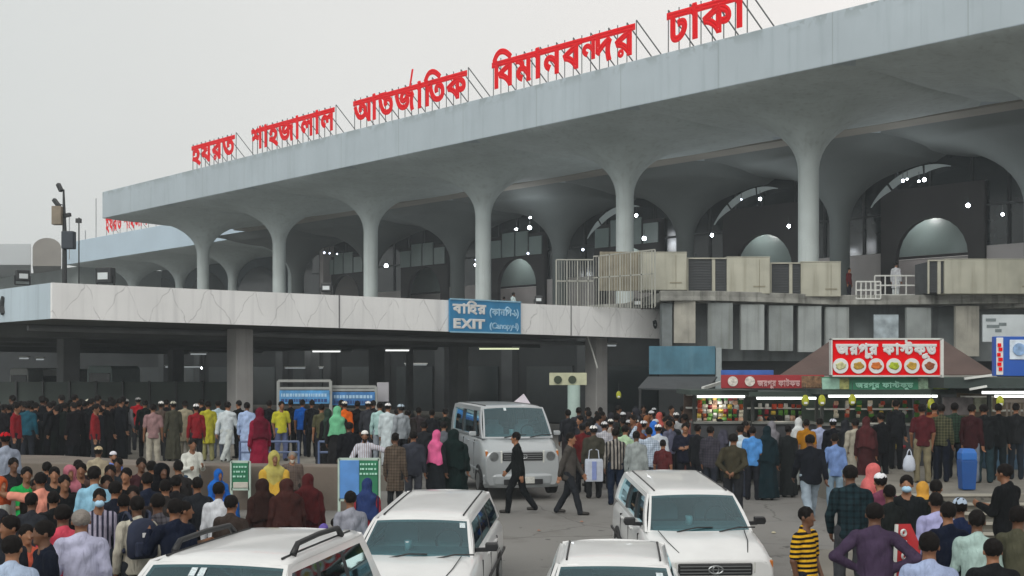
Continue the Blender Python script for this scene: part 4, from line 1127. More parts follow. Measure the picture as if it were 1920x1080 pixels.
# ---------------------------------------------------------------- exit sign on the canopy edge
root = empty('exit_sign', cfront(14.97, 0, .02), 0, 'blue exit sign in two scripts on the pale canopy edge', 'sign')
root.location = (0, 0, 0)
p0, p1 = cfront(14.97, 4.33, .03), cfront(18.54, 4.33, .03)
MB().prism([tuple(q)[:2] for q in (p0, p1, p1 - UU * .08, p0 - UU * .08)], 4.34, 5.58).build('board', M_BLUE, root)
o_ = cfront(14.97, 4.34, .118)
b = MB()
write(b, ['ব', 'া', ('ি', 0, 0, 1, .2), 'হ', 'র'], o_ + VV * .12 + Vector((0, 0, .72)), VV, (0, 0, 1), 1.65, .36, .05)
write(b, list('EXIT'), o_ + VV * .16 + Vector((0, 0, .16)), VV, (0, 0, 1), 1.55, .34, .06)
b.build('lettering', M_WHITE, root)
b = MB()
write(b, ['(', 'ক', 'া', 'ন', ('ি', 0, 0, 1, .2), 'প', '-', '১', ')'], o_ + VV * 1.95 + Vector((0, 0, .68)), VV, (0, 0, 1), 1.5, .27, .035)
write(b, list('(Canopy-1)'), o_ + VV * 1.95 + Vector((0, 0, .17)), VV, (0, 0, 1), 1.5, .23, .03)
b.build('small_lettering', mat('letter_pale_blue', 'a9cfe6', .6), root)
b = MB()
for za in (4.345, 5.575): b.bar(cfront(14.97, za, .125), cfront(18.54, za, .125), .03, .05)
b.build('border', mat('border_pale_blue', '8fbcd2', .6), root)
# small numeral on the canopy end
b = MB(); write(b, ['৩'], cfront(26.35, 4.72, .02), VV, (0, 0, 1), .28, .42, .06)
tag(b.build('painted_numeral', M_STEELD), 'dark painted numeral on the right end of the pale canopy edge', 'numeral')
b = MB(); q = C0 + UU * 3.9 - VV * .01 + Vector((0, 0, 4.95)); b.tube([q + Vector((0, 0, .3)), q + UU * .1, q + Vector((0, 0, -.25))], [.08, .13, .1], 8)
tag(b.build('dark_stain', M_STEELD), 'dark blotch on the pale blue canopy side at far left', 'stain')

# ---------------------------------------------------------------- food stall at the right
YS = 31.0
def board(name, x0, x1, ya, yb, Y, m, root, th=.08, bev=.01, org=None):
    o = org or Vector((0, 0, 0)); p0, p1 = at(x0, Y), at(x1, Y)
    return MB().box(((p0.x + p1.x) / 2 - o.x, Y - o.y, (elev(ya, Y) + elev(yb, Y)) / 2), (p1.x - p0.x, th, elev(ya, Y) - elev(yb, Y))).build(name, m, root, bevel=bev)
rs = empty('red_stall_sign', (0, 0, 0), 0, 'bright red stall sign with white words above six plates of food', 'sign')
board('panel', 1560, 1763, 637, 704, YS - .5, M_RED, rs, .14)
fr_ = MB(); Yf = YS - .6
for x0, x1, y0, y1 in ((1558, 1560.5, 635, 706), (1763, 1769, 635, 708), (1558, 1766, 634, 637), (1558, 1766, 703.5, 706)):
    p0, p1 = at(x0, Yf), at(x1, Yf); fr_.box(((p0.x + p1.x) / 2, Yf + .08, (elev(y0, Yf) + elev(y1, Yf)) / 2), (p1.x - p0.x, .2, elev(y0, Yf) - elev(y1, Yf)))
fr_.build('frame', M_STEEL, rs)
b = MB(); Yl = YS - .6; O = at(1567, Yl, elev(664, Yl))
write(b, ['জ', 'র', 'প', ('ু', -.3, 0, 1, 0), 'র', ' ', 'ফ', 'া', ('স', 0, .1, .8, .38), 'ট', 'ফ', ('ু', -.3, 0, 1, 0), 'ড'], O, (1, 0, 0), (0, 0, 1), at(1756, Yl).x - O.x, .26, .06, N=Vector((0, -1, 0)))
b.build('lettering', M_WHITE, rs)
M_FD = [mat('food_a', h, .6, .35, 14) for h in ('b9b98a',)] + [mat('food_b', 'b08a2c', .6, .35, 18), mat('food_c', 'c0661c', .6, .35, 18), mat('food_d', '9db022', .6, .35, 18), mat('food_e', 'b8912e', .6, .35, 18), mat('food_f', '8c4a24', .6, .35, 18)]
for i in range(6):
    px = 1576 + i * 33.4; q = at(px, Yl, elev(686, Yl)); pt = MB().disc(q, (0, 1, 0), .185, .03, 24).build('plate_picture', M_WHITE, rs)
    q = q + Vector((0, -.02, 0)); MB().loft([[(q.x + .125 * s_ * math.cos(2 * math.pi * k / 16) * (1 + .15 * math.sin(k * 2.1 + i)), q.y - .02 * j, q.z + .095 * s_ * math.sin(2 * math.pi * k / 16) * (1 + .15 * math.cos(k * 1.7 + i))) for k in range(16)] for j, s_ in ((0, 1), (1, .8))]).build('food', M_FD[i], pt)
rf = empty('hip_roof', (0, 0, 0), 0, 'brown hipped roof of the stalls behind the red sign', 'roof')
b = MB(); zr_, za_ = elev(703, 33), elev(636, 35)
A_ = [at(1462, 33, zr_), at(1868, 32, zr_ + .02), at(1840, 40, zr_ + .3), at(1500, 40, zr_ + .3)]
R0, R1 = at(1560, 35.5, za_), at(1768, 35.5, za_)
b.add(A_ + [R0, R1], [(0, 1, 5, 4), (1, 2, 5), (2, 3, 4, 5), (3, 0, 4)]); b.build('roof_sheet', mat('roof_brown', '54443f', .85, .15, 1.2, .2, 12), rf, solid=.06)
MB().bar(A_[0] + Vector((0, -.03, -.05)), A_[1] + Vector((0, -.03, -.05)), .1, .06).build('eave_trim', mat('eave_trim', '8a8a84', .6), rf)
gb = empty('green_stall_banner', (0, 0, 0), 0, 'long green banner with pale words under the red stall sign', 'banner')
board('panel', 1541, 1780, 707, 732, YS - .3, mat('banner_green', '2f7a5c', .6, .1, 2), gb)
board('pale_panel', 1541, 1574, 709, 730, YS - .36, mat('banner_mint', '8db5a4', .6, .3, 6), gb, .04)
board('food_panel', 1574, 1592, 709, 730, YS - .37, mat('banner_food', '8f935a', .6, .5, 12), gb, .04)
board('food_panel', 1722, 1748, 709, 730, YS - .36, mat('banner_food2', '84a087', .6, .5, 12), gb, .04)
board('food_panel', 1750, 1778, 709, 730, YS - .37, mat('banner_lemon', '93a83c', .6, .45, 9), gb, .04)
b = MB(); Yl = YS - .37; O = at(1604, Yl, elev(727, Yl))
write(b, ['জ', 'র', 'প', ('ু', -.3, 0, 1, 0), 'র', ' ', 'ফ', 'া', ('স', 0, .1, .8, .38), 'ট', 'ফ', ('ু', -.3, 0, 1, 0), 'ড'], O, (1, 0, 0), (0, 0, 1), at(1712, Yl).x - O.x, .13, .04, N=Vector((0, -1, 0)))
b.build('lettering', mat('letter_mint', 'a7d8c6', .6), gb)
rb = empty('red_stall_banner', (0, 0, 0), 0, 'long dark red banner with round pictures, left of the green one', 'banner')
board('panel', 1352, 1545, 703, 728, YS + .6, mat('banner_red', '94262c', .6, .12, 2), rb)
for px in (1374, 1406): MB().disc(at(px, YS + .53, elev(715, YS + .53)), (0, 1, 0), .125, .03, 20).build('round_picture', mat('pic_white', 'c9c4bc', .6, .4, 12), rb)
board('food_panel', 1503, 1541, 705, 727, YS + .53, mat('banner_food3', '7a5f45', .6, .6, 12), rb, .03)
b = MB(); Yl = YS + .54; O = at(1420, Yl, elev(724, Yl))
write(b, ['জ', 'র', 'প', ('ু', -.3, 0, 1, 0), 'র', ' ', 'ফ', 'া', 'ট', 'ফ', 'ড'], O, (1, 0, 0), (0, 0, 1), at(1500, Yl).x - O.x, .15, .04, N=Vector((0, -1, 0)))
b.build('lettering', mat('letter_pink', 'd6b4b4', .6), rb)
# stall bodies
M_STALLD = mat('stall_dark', '2d302d', .8, .3, 2)
def stall(x0, x1, Y, depth, yt, label, counter='34363a', back='3a4a40', base=PLT):
    root = empty('food_stall', at((x0 + x1) / 2, Y, base), 0, label, 'food stall', 'lit food stalls on the platform')
    o = root.location; w = at(x1, Y).x - at(x0, Y).x; ht = elev(yt, Y) - base
    MB().box((0, 0, ht + .05), (w + .4, depth + .6, .12)).add([], []).build('roof', mat('stall_roof', '33403a', .8), root).location = (0, depth / 2 - .3, 0)
    MB().box((0, depth, ht / 2), (w, .1, ht)).build('back_panel', mat('stall_back_' + back, back, .8, .35, 3), root)
    c = MB().box((0, .35, .5), (w, .7, 1.0)).build('counter', mat('stall_counter_' + counter, counter, .6, .35, 4), root, bevel=.02)
    MB().box((0, .32, 1.02), (w + .06, .8, .05)).build('counter_top', mat('counter_grey', '6d706c', .5, .2, 6), c)
    for sx in (-1, 1): MB().box((sx * w / 2, .05, ht / 2), (.08, .08, ht)).build('post', M_STALLD, root)
    for h_ in (1.35, 1.7): MB().box((0, depth - .25, h_), (w * .94, .35, .04)).build('shelf', M_STEEL, root)
    MB().box((0, -.15, ht - .06), (w * .92, .07, .06)).build('tube_lamp', emis('stall_tube', 'f4f8f4', 2.6), root)
    ll = bpy.data.lights.new('tube_light', 'POINT'); ll.energy = 16; ll.color = (1, .93, .82); ll.shadow_soft_size = .3
    lo_ = bpy.data.objects.new('tube_light', ll); COL.objects.link(lo_); lo_.parent = root; lo_.location = (0, .5, ht - .25)
    return root
stall(1542, 1762, YS + .2, 2.2, 738, 'wide lit food stall under the green banner')
stall(1302, 1398, YS + 1.4, 2.0, 739, 'small lit snack kiosk crowded with goods under the red banner', back='4a3a30')
stall(1412, 1532, YS + 1.2, 2.0, 742, 'dim stall between the snack kiosk and the food stall', back='2f3a33')
stall(1856, 1990, YS - 1.0, 2.2, 738, 'lit stall with metal bars at the right edge of the picture', counter='2c4a5e', back='6a5f50')
rnd = random.Random(5)
cols = ['b0452c', 'c9b04a', 'd8d2c0', '3f7a3a', 'a9532a', 'c8c8c4', '8a2430', 'd0a890', '5b8f3a']
def goods(n, x0, x1, ya, yb, Y, label, grp):
    for i in range(n):
        px = x0 + (x1 - x0) * (i % 9 + .5) / 9 + rnd.uniform(-2, 2); py = ya + (yb - ya) * (i // 9 + .5) / (n / 9) + rnd.uniform(-1, 1); Yg = Y + rnd.uniform(0, .2)
        q = at(px, Yg, elev(py, Yg)); w_, h_ = rnd.uniform(.08, .13), rnd.uniform(.09, .15)
        r = [[(q.x + a_ * w_ / 2 * k, q.y + b_ * .03 * (1.6 if j == 1 else .4), q.z + (j - 1) * h_ / 2) for a_, b_, k in ((-1, -1, 1), (0, -1.4, 1), (1, -1, 1), (1, 1, 1), (0, 1.4, 1), (-1, 1, 1))] for j in range(3)]
        cc = rnd.choice(cols); nm_ = {'b0452c': 'orange red', 'c9b04a': 'yellow', 'd8d2c0': 'cream', '3f7a3a': 'green', 'a9532a': 'rust', 'c8c8c4': 'white', '8a2430': 'crimson', 'd0a890': 'pink', '5b8f3a': 'leaf green'}[cc]
        tag(MB().loft(r).build('snack_packet', mat('packet_' + cc, cc, .4, .25, 20)), label % (nm_, ['top', 'second', 'third', 'fourth', 'fifth', 'sixth', 'lowest'][min(6, i // 9)], ['far left', 'left', 'inner left', 'left of middle', 'middle', 'right of middle', 'inner right', 'right', 'far right'][i % 9]), 'snack packet', grp)
goods(63, 1306, 1394, 742, 800, YS + 1.9, '%s snack packet, %s row of the kiosk display, %s part', 'snack packets in the kiosk')
goods(45, 1556, 1752, 752, 782, YS + 1.9, '%s packet, %s row of the food stall back shelves, %s part', 'packets on the food stall shelves')
goods(27, 1420, 1530, 756, 790, YS + 2.6, '%s packet, %s row inside the dim middle stall, %s part', 'packets in the dim stall')
goods(18, 1560, 1700, 800, 850, YS + .1, '%s packet, %s row on the food stall counter, %s part', 'packets on the food stall counter')
for px, py, Y, lb in ((1510, 750, 30.2, 'leftmost of the yellow packets hanging above the crowd'), (1541, 750, 30.2, 'yellow packet hanging just left of the green banner stall'), (1598, 749, 30.0, 'yellow packet hanging below the green banner words'),
                      (1746, 757, 30.0, 'orange and yellow packet hanging at the right end of the food stall'), (1875, 752, 29.0, 'green and yellow packet hanging left of the barred stall'), (1160, 740, 44, 'yellow packet hanging right of the grey canopy column')):
    q = at(px, Y, elev(py, Y)); root = empty('hanging_packet', q, 0, lb, 'packet', 'yellow packets hanging from the stalls')
    MB().loft([[(math.cos(2 * math.pi * k / 10) * .085 * s_, math.sin(2 * math.pi * k / 10) * .04 * s_, z_ * .72) for k in range(10)] for s_, z_ in ((.3, -.2), (1, -.12), (1.05, .03), (.7, .13), (.3, .17))]).build('packet', mat('packet_lime', 'a3a81e', .5, .3, 14), root, smooth=True)
    MB().box((0, -.045, -.07), (.08, .02, .05)).build('packet_label', M_WHITE, root)
    MB().tube([(0, 0, .11), (0, 0, .4)], .008, 5).build('string', M_STEELD, root)
# long dark eave right of the stalls, with its own tubes
ev = empty('stall_eave', (0, 0, 0), 0, 'dark flat eave over the right-hand stalls with white tube lamps', 'canopy')
p0, p1 = at(1770, 29.5), at(2000, 29.0)
MB().prism([(p0.x, p0.y), (p1.x, p1.y), (p1.x, 34), (p0.x, 34)], elev(728, 29.5), elev(708, 29.5)).build('eave_slab', mat('eave_dark', '2f3a38', .8, .1), ev)
MB().box((at(1893, 28.9).x, 28.9, elev(736, 28.9)), (1.25, .07, .06)).build('tube_lamp', emis('stall_tube', 'f4f8f4', 4.5), ev)
MB().bar(at(1808, 29.3, elev(710, 29.3)), at(1862, 29.3, elev(703, 29.3)), .05).build('rail', M_STEEL, ev)
b_ = MB().bar(at(1818, 29.1, elev(730, 29.1)), at(1850, 29.1, elev(724, 29.1)), .05).build('rail', M_STEEL, ev)
# menu boards by the barred stall
for x0, x1, ya, yb, h, lb in ((1768, 1824, 745, 778, '5b5656', 'dull grey price board above the customers on the platform'), (1826, 1860, 745, 772, '7d806c', 'small framed board left of the barred stall')):
    bd = board('menu_board', x0, x1, ya, yb, 30.2, mat('board_' + h, h, .7, .35, 8), None); tag(bd, lb, 'board')
gr = empty('barred_window', (0, 0, 0), 0, 'metal bars across the stall front at the right edge', 'bars'); b = MB(); b2 = MB()
for i in range(10): b.bar(at(1888 + i * 8, 28.2, elev(852, 28.2)), at(1888 + i * 8, 28.2, elev(752, 28.2)), .035)
b2.bar(at(1884, 28.2, elev(752, 28.2)), at(1975, 28.2, elev(752, 28.2)), .07); b2.bar(at(1884, 28.2, elev(815, 28.2)), at(1975, 28.2, elev(815, 28.2)), .05)
b.build('bar', mat('bar_brown', '6f675c', .6), gr); b2.build('rail', mat('bar_brown', '6f675c', .6), gr)
board('lower_panel', 1882, 1975, 817, 880, 28.25, mat('panel_blue_grey', '3f5d74', .7, .4, 5), gr)
# blue lit board at the right edge
bb = empty('blue_drink_sign', (0, 0, 0), 0, 'bright blue sign with white square at the right picture edge', 'sign')
board('panel', 1862, 1990, 631, 705, 26.5, mat('sign_deep_blue', '1750a8', .4, .06, 2), bb, .15)
board('white_stripe', 1868, 1881, 633, 703, 26.41, M_WHITE, bb, .02)
board('white_square', 1893, 1940, 637, 674, 26.41, mat('square_pale', 'c9d6e2', .5, .2, 6), bb, .02)
b = MB()
for i, (px, py, w_) in enumerate(((1874, 647, .07), (1876, 655, .08), (1873, 665, .07), (1876, 674, .09), (1874, 683, .08), (1876, 692, .07))): q = at(px, 26.38, elev(py, 26.38)); b.box(tuple(q), (w_, .015, .075), 0)
b.build('red_mark', M_RED, bb)
q = at(1911, 26.38, elev(655, 26.38)); b = MB().disc(q, (0, 1, 0), .13, .02, 20); b.build('round_mark', mat('mark_blue_pale', '7f9fc6', .5, .3, 9), bb)
# teal board with post, and grey awning
tb = empty('teal_signboard', (0, 0, 0), 0, 'faded teal signboard on a grey post beyond the crowd', 'sign')
board('panel', 1217, 1341, 649, 702, 46, mat('sign_teal', '3f6d80', .6, .22, 1.6, streak=.3, dirt='6a93a4'), tb, .12)
p = at(1347, 46); MB().box((p.x, 46, elev(652, 46) / 2 + .0), (.2, .2, elev(652, 46))).build('post', mat('post_pale', '8d9799', .6), tb)
aw = empty('grey_awning', (0, 0, 0), 0, 'sagging dark grey awning under the teal signboard', 'awning')
MB().add([at(1196, 41, elev(727, 41)), at(1322, 41, elev(731, 41)), at(1345, 45, elev(706, 45)), at(1215, 45, elev(706, 45))], [(0, 1, 2, 3)]).build('sheet', mat('awning_grey', '3d4144', .8, .15, 2), aw, solid=.05)
for px in (1200, 1318): MB().bar(at(px, 41, 0), at(px, 41, elev(728, 41)), .07).build('post', M_STEELD, aw)
MB().bar(at(1318, 38, elev(728, 38)), at(1356, 40, elev(716, 40)), .09).build('edge_pole', M_STEEL, aw)
tag(board('blue_sheet', 1352, 1450, 694, 703, 36, mat('sheet_blue', '3a63b0', .6, .2, 3), None), 'strip of blue sheeting on the roof left of the brown hip roof', 'sheet')
# boards and frames by the queue
def frame_sign(x0, x1, yt, ys0, ys1, Y, label, m):
    root = empty('banner_frame', (0, 0, 0), 0, label, 'banner'); b = MB()
    for px in (x0, x1): b.bar(at(px, Y, .4), at(px, Y, elev(yt, Y)), .09)
    for py in (yt, ys0 - 4): b.bar(at(x0, Y, elev(py, Y)), at(x1, Y, elev(py, Y)), .08)
    b.build('frame', mat('frame_pale', '8b8f8d', .6), root)
    board('banner_cloth', x0 + 2, x1 - 2, ys0, ys1, Y - .06, m, root, .03)
    for k, hh in enumerate(('9fc3dd', '1d3f77')):
        b = MB(); r_ = random.Random(k + int(x0))
        px = x0 + 5
        while px < x1 - 8:
            w_ = r_.uniform(2, 6); q = at(px + w_ / 2, Y - .085, elev(ys0 + (ys1 - ys0) * (.35 + .4 * k), Y)); b.box(tuple(q), (w_ * Y / F, .01, .10)); px += w_ + 1.6
        b.build('text_strip', mat('strip_' + hh, hh, .6), root)
    return root
frame_sign(522, 620, 714, 732, 757, 39.5, 'white frame with blue banner behind the man in yellow', mat('banner_sky', '4b8fc4', .6, .3, 4))
frame_sign(621, 705, 725, 735, 760, 39.8, 'lower frame with dark blue banner behind the white caps', mat('banner_deep', '336fa8', .6, .35, 4))
tag(board('white_notice', 707, 729, 717, 753, 40.5, mat('notice_white', '9c9ca2', .6, .06), None), 'blank pale upright notice right of the blue banners', 'notice')
sg = empty('stand_sign', (0, 0, 0), 0, 'cream lintel sign on a pale green post beside the van', 'sign')
board('panel', 1030, 1100, 699, 722, 40, mat('sign_cream', 'b5b89c', .6, .12, 4), sg, .1)
for px in (1046, 1073): MB().disc(at(px, 39.92, elev(712, 39.92)), (0, 1, 0), .13, .03, 12).build('dark_mark', mat('mark_dark', '2f3a2a', .7), sg)
MB().tube([at(1076, 40, 0), at(1076, 40, elev(722, 40))], .2, 16).build('post', mat('post_green', '8fa39d', .6, .12, 2, streak=.3), sg, smooth=True)
# green boards near the low wall
def gboard(x0, x1, ya, yb, Y, label, legs_to, two=False):
    root = empty('notice_board', (0, 0, 0), 0, label, 'notice board')
    board('panel', x0, x1, ya, yb, Y, mat('board_green', '1f7350', .6, .15, 3), root, .05)
    if two: board('blue_panel', x0 + 1, (x0 + x1) / 2, ya + 1, yb - 1, Y - .035, mat('board_skyblue', '4f86c6', .6, .15, 3), root, .02)
    else: board('pale_strip', x0 + 3, x1 - 3, yb - 12, yb - 1, Y - .035, mat('strip_pale', 'b9b6ac', .6, .1), root, .02)
    b = MB()
    for px in (x0, x1): b.bar(at(px, Y, elev(legs_to, Y)), at(px, Y, elev(ya - 2, Y)), .05)
    for py in (ya - 1, yb + 1): b.bar(at(x0, Y, elev(py, Y)), at(x1, Y, elev(py, Y)), .05)
    b.build('frame', mat('frame_mint', 'a9bdb2', .6), root)
    b = MB(); r_ = random.Random(3)
    for j in range(3):
        px = (x0 + x1) / 2 + 3 if two else x0 + 5
        while px < x1 - 6: w_ = r_.uniform(2, 5); q = at(px, Y - .05, elev(ya + 8 + j * 9, Y)); b.box(tuple(q), (w_ * Y / F, .01, .035)); px += w_ + 2
    b.build('text_strip', mat('letter_mint', 'a7d8c6', .6), root)
gboard(434, 468, 867, 916, 26.0, 'small green notice board in front of the low wall', 960)
gboard(636, 711, 862, 936, 24.0, 'green and blue notice board on a leaning mint frame', 965, True)
# railing in front of the queue, and a fence behind it
rr = empty('queue_railing', (0, 0, 0), 0, 'blue grey pipe railing on the low wall at the queue', 'railing'); b = MB()
for a_, c_ in ((450, 560), (598, 690)):
    for py in (828, 848): b.tube([at(a_, 30, elev(py, 30)), at(c_, 30, elev(py, 30))], .03, 6)
    for px in (a_, (a_ + c_) / 2, c_): b.tube([at(px, 30, .4), at(px, 30, elev(828, 30))], .03, 6)
b.build('pipe', mat('rail_blue', '55678a', .5), rr)
fb = empty('shed_fence', (0, 0, 0), 0, 'dull green grey hoarding behind the dark end of the queue', 'fence')
board('sheet', -40, 430, 716, 830, 47, mat('hoarding', '3c4542', .8, .25, .8), fb, .06)
b = MB()
for px in range(-20, 431, 50): b.bar(at(px, 46.9, .4), at(px, 46.9, elev(714, 46.9)), .07)
b.build('post', M_STEELD, fb)
for x0, x1, ya, yb, Y, m_, lb in ((17, 54, 690, 711, 62, 'b4b9b8', 'dim white vehicle roof beyond the hoarding, far left'), (70, 115, 692, 712, 64, 'aeb2b2', 'second dim white vehicle roof beyond the hoarding'), (162, 212, 686, 727, 60, '8fa3a2', 'pale minibus end dim in the shade beyond the queue')):
    p0, p1 = at(x0, Y), at(x1, Y); zt = elev(ya, Y); L_ = 4.5; w_ = p1.x - p0.x
    root = empty('parked_minibus', ((p0.x + p1.x) / 2, Y, .1), 0, lb, 'minibus')
    r = [[(-w_ / 2 * f_, yy, .35), (-w_ / 2, yy, 1.1), (-w_ / 2 * .94, yy, zt - .25), (-w_ / 2 * .8, yy, zt - .1), (w_ / 2 * .8, yy, zt - .1), (w_ / 2 * .94, yy, zt - .25), (w_ / 2, yy, 1.1), (w_ / 2 * f_, yy, .35)] for yy, f_ in ((0, .92), (.1, .97), (L_, .97))]
    MB().loft(r).build('body', mat('bus_' + m_, m_, .4, .08), root, bevel=.04)
    MB().box((0, -.03, zt - .72), (w_ * .8, .04, .55)).build('windscreen', M_GLASSD, root, bevel=.02)
    for sx in (-1, 1): MB().disc((sx * w_ * .42, .7, .33), (1, 0, 0), .33, .2, 16).build('wheel', M_STEELD, root)
# blue bin on the platform
bn = empty('litter_bin', at(1813, 24.95, PLT), 0, 'tall bright blue litter bin on the shop platform', 'bin')
MB().loft([[(sx * w_ / 2, sy * d_ / 2, z_) for sx, sy in ((-1, -1), (1, -1), (1, 1), (-1, 1))] for w_, d_, z_ in ((.31, .3, .02), (.38, .36, .70))]).build('body', mat('bin_blue', '0b4688', .45, .08), bn, bevel=.02)
MB().loft([[(sx * w_ / 2, sy * d_ / 2, z_) for sx, sy in ((-1, -1), (1, -1), (1, 1), (-1, 1))] for w_, d_, z_ in ((.36, .34, .70), (.36, .34, .86), (.26, .25, .96))]).build('hood', mat('bin_blue_light', '1f62ae', .45, .08), bn, bevel=.02)
bn.scale = (.84, .84, .86)
# red and white leaning sign low right
lr = empty('leaning_sign', at(1703, 13.6, 0), R(6), 'red sign board with white letters leaning among the people at lower right', 'sign')
o = lr.location; z0, z1 = elev(1085, 13.6), elev(984, 13.6)
MB().add([(-.16, 0, z0), (.1, 0, z0), (.17, .06, z1 - .25), (.06, .08, z1), (-.10, .08, z1)], [(0, 1, 2, 3, 4)]).build('panel', mat('board_red', 'b02026', .5, .1), lr, solid=.03)
MB().bar((-.17, -.03, z0), (-.11, .05, z1), .03).build('edge', M_STEEL, lr)
b = MB()
for i, ch in enumerate('OCOR'): write(b, [ch], (-.02, -.04 + .012 * (3 - i) * 0 + .0 + .05 - .012 * i, z1 - .13 - i * .125), (0, 0, 1), (-1, 0, 0), .085, .06, .08, N=Vector((0, -1, 0)))
b.build('lettering', M_WHITE, lr)
# white folded sheet behind the van roof
tag(MB().add([at(950, 35, elev(765, 35)), at(1000, 35, elev(765, 35)), at(975, 36.2, elev(765, 36.2)), at(982, 35.3, elev(738, 35.3))], [(0, 1, 3), (1, 2, 3), (2, 0, 3), (0, 2, 1)]).build('white_bundle', mat('bundle_white', 'b9b4bc', .8, .1)), 'pointed white bundle showing above the silver van roof', 'bundle')
# ---------------------------------------------------------------- vehicles (front towards -y in local space)
M_CARW = mat('car_white', 'd6d8d8', .3, .06, 2.2, .04, 7, spec=.5, coat=.5)
M_CARS = mat('car_silver', 'a3a9ac', .3, .03, 1.0, metal=.2, coat=.5)
M_TRIM = mat('car_trim', '15171a', .5, .1, 6)
M_TYRE = mat('tyre', '121212', .85, .1, 8)
M_RIM = mat('rim', '8e9294', .35, .05, 5, metal=.7)
M_INT = mat('car_interior', '6b7678', .8, .15, 5)
M_SEAT = mat('car_seat', '868b8e', .85, .2, 4)
M_LAMP = mat('headlamp', 'c6c9c4', .1, .15, 12, spec=.8)
M_AMBER = mat('amber', 'b86a1c', .3, .05)
M_GLS = glass('windscreen_glass', '9cc6cc', .10)
M_GLSD = glass('side_glass', '354044', .04)
def lerp(a, b, t): return a + (b - a) * t
def car(px, Y, az, P, label, mbody, base=None, name='parked_car', cat='car'):
    """P: dict of proportions; px, Y place the middle of the nose; az: degrees the tail swings to the right"""
    p = at(px, Y); g = G(Y) if base is None else base
    root = empty(name, (p.x, p.y, g), -R(az), label, cat)
    if base is None: root.rotation_euler = (math.atan(.05), 0, -R(az))
    L, wd, H = P['L'], P['W'] / 2, P['H']; hz = P['hood']; bz = P['belt']; n0 = P['nose']
    ws0, ws1 = P['ws0'], P['ws1']; r1 = P['r1']; wt = P['wt'] / 2; wb = P['wb'] / 2
    # lower body
    sts = P['st']  # (y, half width factor, z top centre, z shoulder)
    rings = []
    for y, f, zt, zs in sts:
        w = wd * f
        rings.append([(0, y, P['clr']), (w * .9, y, P['clr']), (w * .985, y, P['clr'] + .12), (w, y, lerp(P['clr'], zs, .55)), (w * .985, y, zs - .10), (w * .93, y, zs - .015), (w * .8, y, zt - .012), (w * .4, y, zt), (0, y, zt),
                      (-w * .4, y, zt), (-w * .8, y, zt - .012), (-w * .93, y, zs - .015), (-w * .985, y, zs - .10), (-w, y, lerp(P['clr'], zs, .55)), (-w * .985, y, P['clr'] + .12), (-w * .9, y, P['clr'])])
    body = MB().loft(rings).build('body', mbody, root, smooth=True)
    md = body.modifiers.new('e', 'BEVEL'); md.width = .018; md.segments = 2; md.limit_method = 'ANGLE'; md.angle_limit = R(35)
    me = body.data
    try: me.set_sharp_from_angle(angle=R(38))
    except Exception: pass
    # greenhouse: frame and panes over one curved skin
    fr = MB(); panes = {}
    def skin(fn, us, vs, cls, dest):
        grid = [[fn(u, v) for v in vs] for u in us]
        for i in range(len(us) - 1):
            for j in range(len(vs) - 1):
                c = cls((us[i] + us[i + 1]) / 2, (vs[j] + vs[j + 1]) / 2)
                q = [grid[i][j], grid[i + 1][j], grid[i + 1][j + 1], grid[i][j + 1]]
                dest.setdefault(c, MB()).add(q, [(0, 1, 2, 3)])
    D = {}
    def yb_f(u): return ws0 - P['bow'] * (1 - u * u)
    def front(u, v):
        w = lerp(wb, wt, v) * (1 - .0 * v); y = lerp(ws0 - P['bow'] * (1 - u * u), ws1 - P['bow'] * .6 * (1 - u * u), v); z = lerp(bz - .02, H - .06, v) + .035 * (1 - u * u) * v
        return (u * w, y + .03 * math.sin(v * math.pi) * -1, z)
    us = [-1, -.95, -.9] + [-.9 + 1.8 * i / 14 for i in range(1, 14)] + [.9, .95, 1]
    vs = [0, .05] + [.05 + .9 * i / 7 for i in range(1, 7)] + [.95, 1]
    skin(front, us, vs, lambda u, v: 'windscreen' if abs(u) < .94 and .05 < v < .95 else 'frame', D)
    rearb, reart = P['rb'], P['r1']
    def side(sg):
        def f(u, v):
            y = lerp(lerp(ws0, ws1, v), lerp(rearb, reart, v), u); w = lerp(wb, wt, v) + .02 * math.sin(math.pi * v); z = lerp(bz - .02, H - .06, v)
            return (sg * w, y, z)
        return f
    pil = P['pillars']
    us = sorted(set([0, 1] + [a for q in pil for a in q]))
    us2 = [];
    for a, b_ in zip(us, us[1:]): us2 += [a, (a + b_) / 2]
    us2.append(1)
    vs2 = [0, .08, .3, .5, .7, .87, 1]
    for sg in (1, -1):
        skin(side(sg), us2, vs2, lambda u, v: ('frame' if (v < .08 or v > .87 or u < pil[0][0] or u > pil[-1][1]) else 'pillar_%d_%d' % (sg, sum(u > b_ for a, b_ in pil)) if not any(a < u < b_ for a, b_ in pil) else 'side_window_%d_%d' % (sg, [i for i, (a, b_) in enumerate(pil) if a < u < b_][0])), D)
    def rear(u, v):
        return (u * lerp(wb, wt, v), lerp(rearb, reart, v) + .05 * (1 - u * u), lerp(bz - .02, H - .06, v) + .03 * (1 - u * u) * v)
    skin(rear, [-1, -.88, -.4, 0, .4, .88, 1], [0, .1, .5, .9, 1], lambda u, v: 'rear_window' if abs(u) < .88 and .1 < v < .9 else 'frame', D)
    for k, mb in D.items():
        if k == 'frame': mb.build('cabin_frame', mbody, root, solid=.035, smooth=False)
        elif k.startswith('pillar'): mb.build('door_pillar', M_TRIM, root, solid=.03)
        else: mb.build('windscreen' if k == 'windscreen' else 'window', M_GLS if k == 'windscreen' else M_GLSD, root, smooth=True)
    # roof panel with crown and rounded front edge
    rf = MB(); nu, nv = 16, 12; rr = []
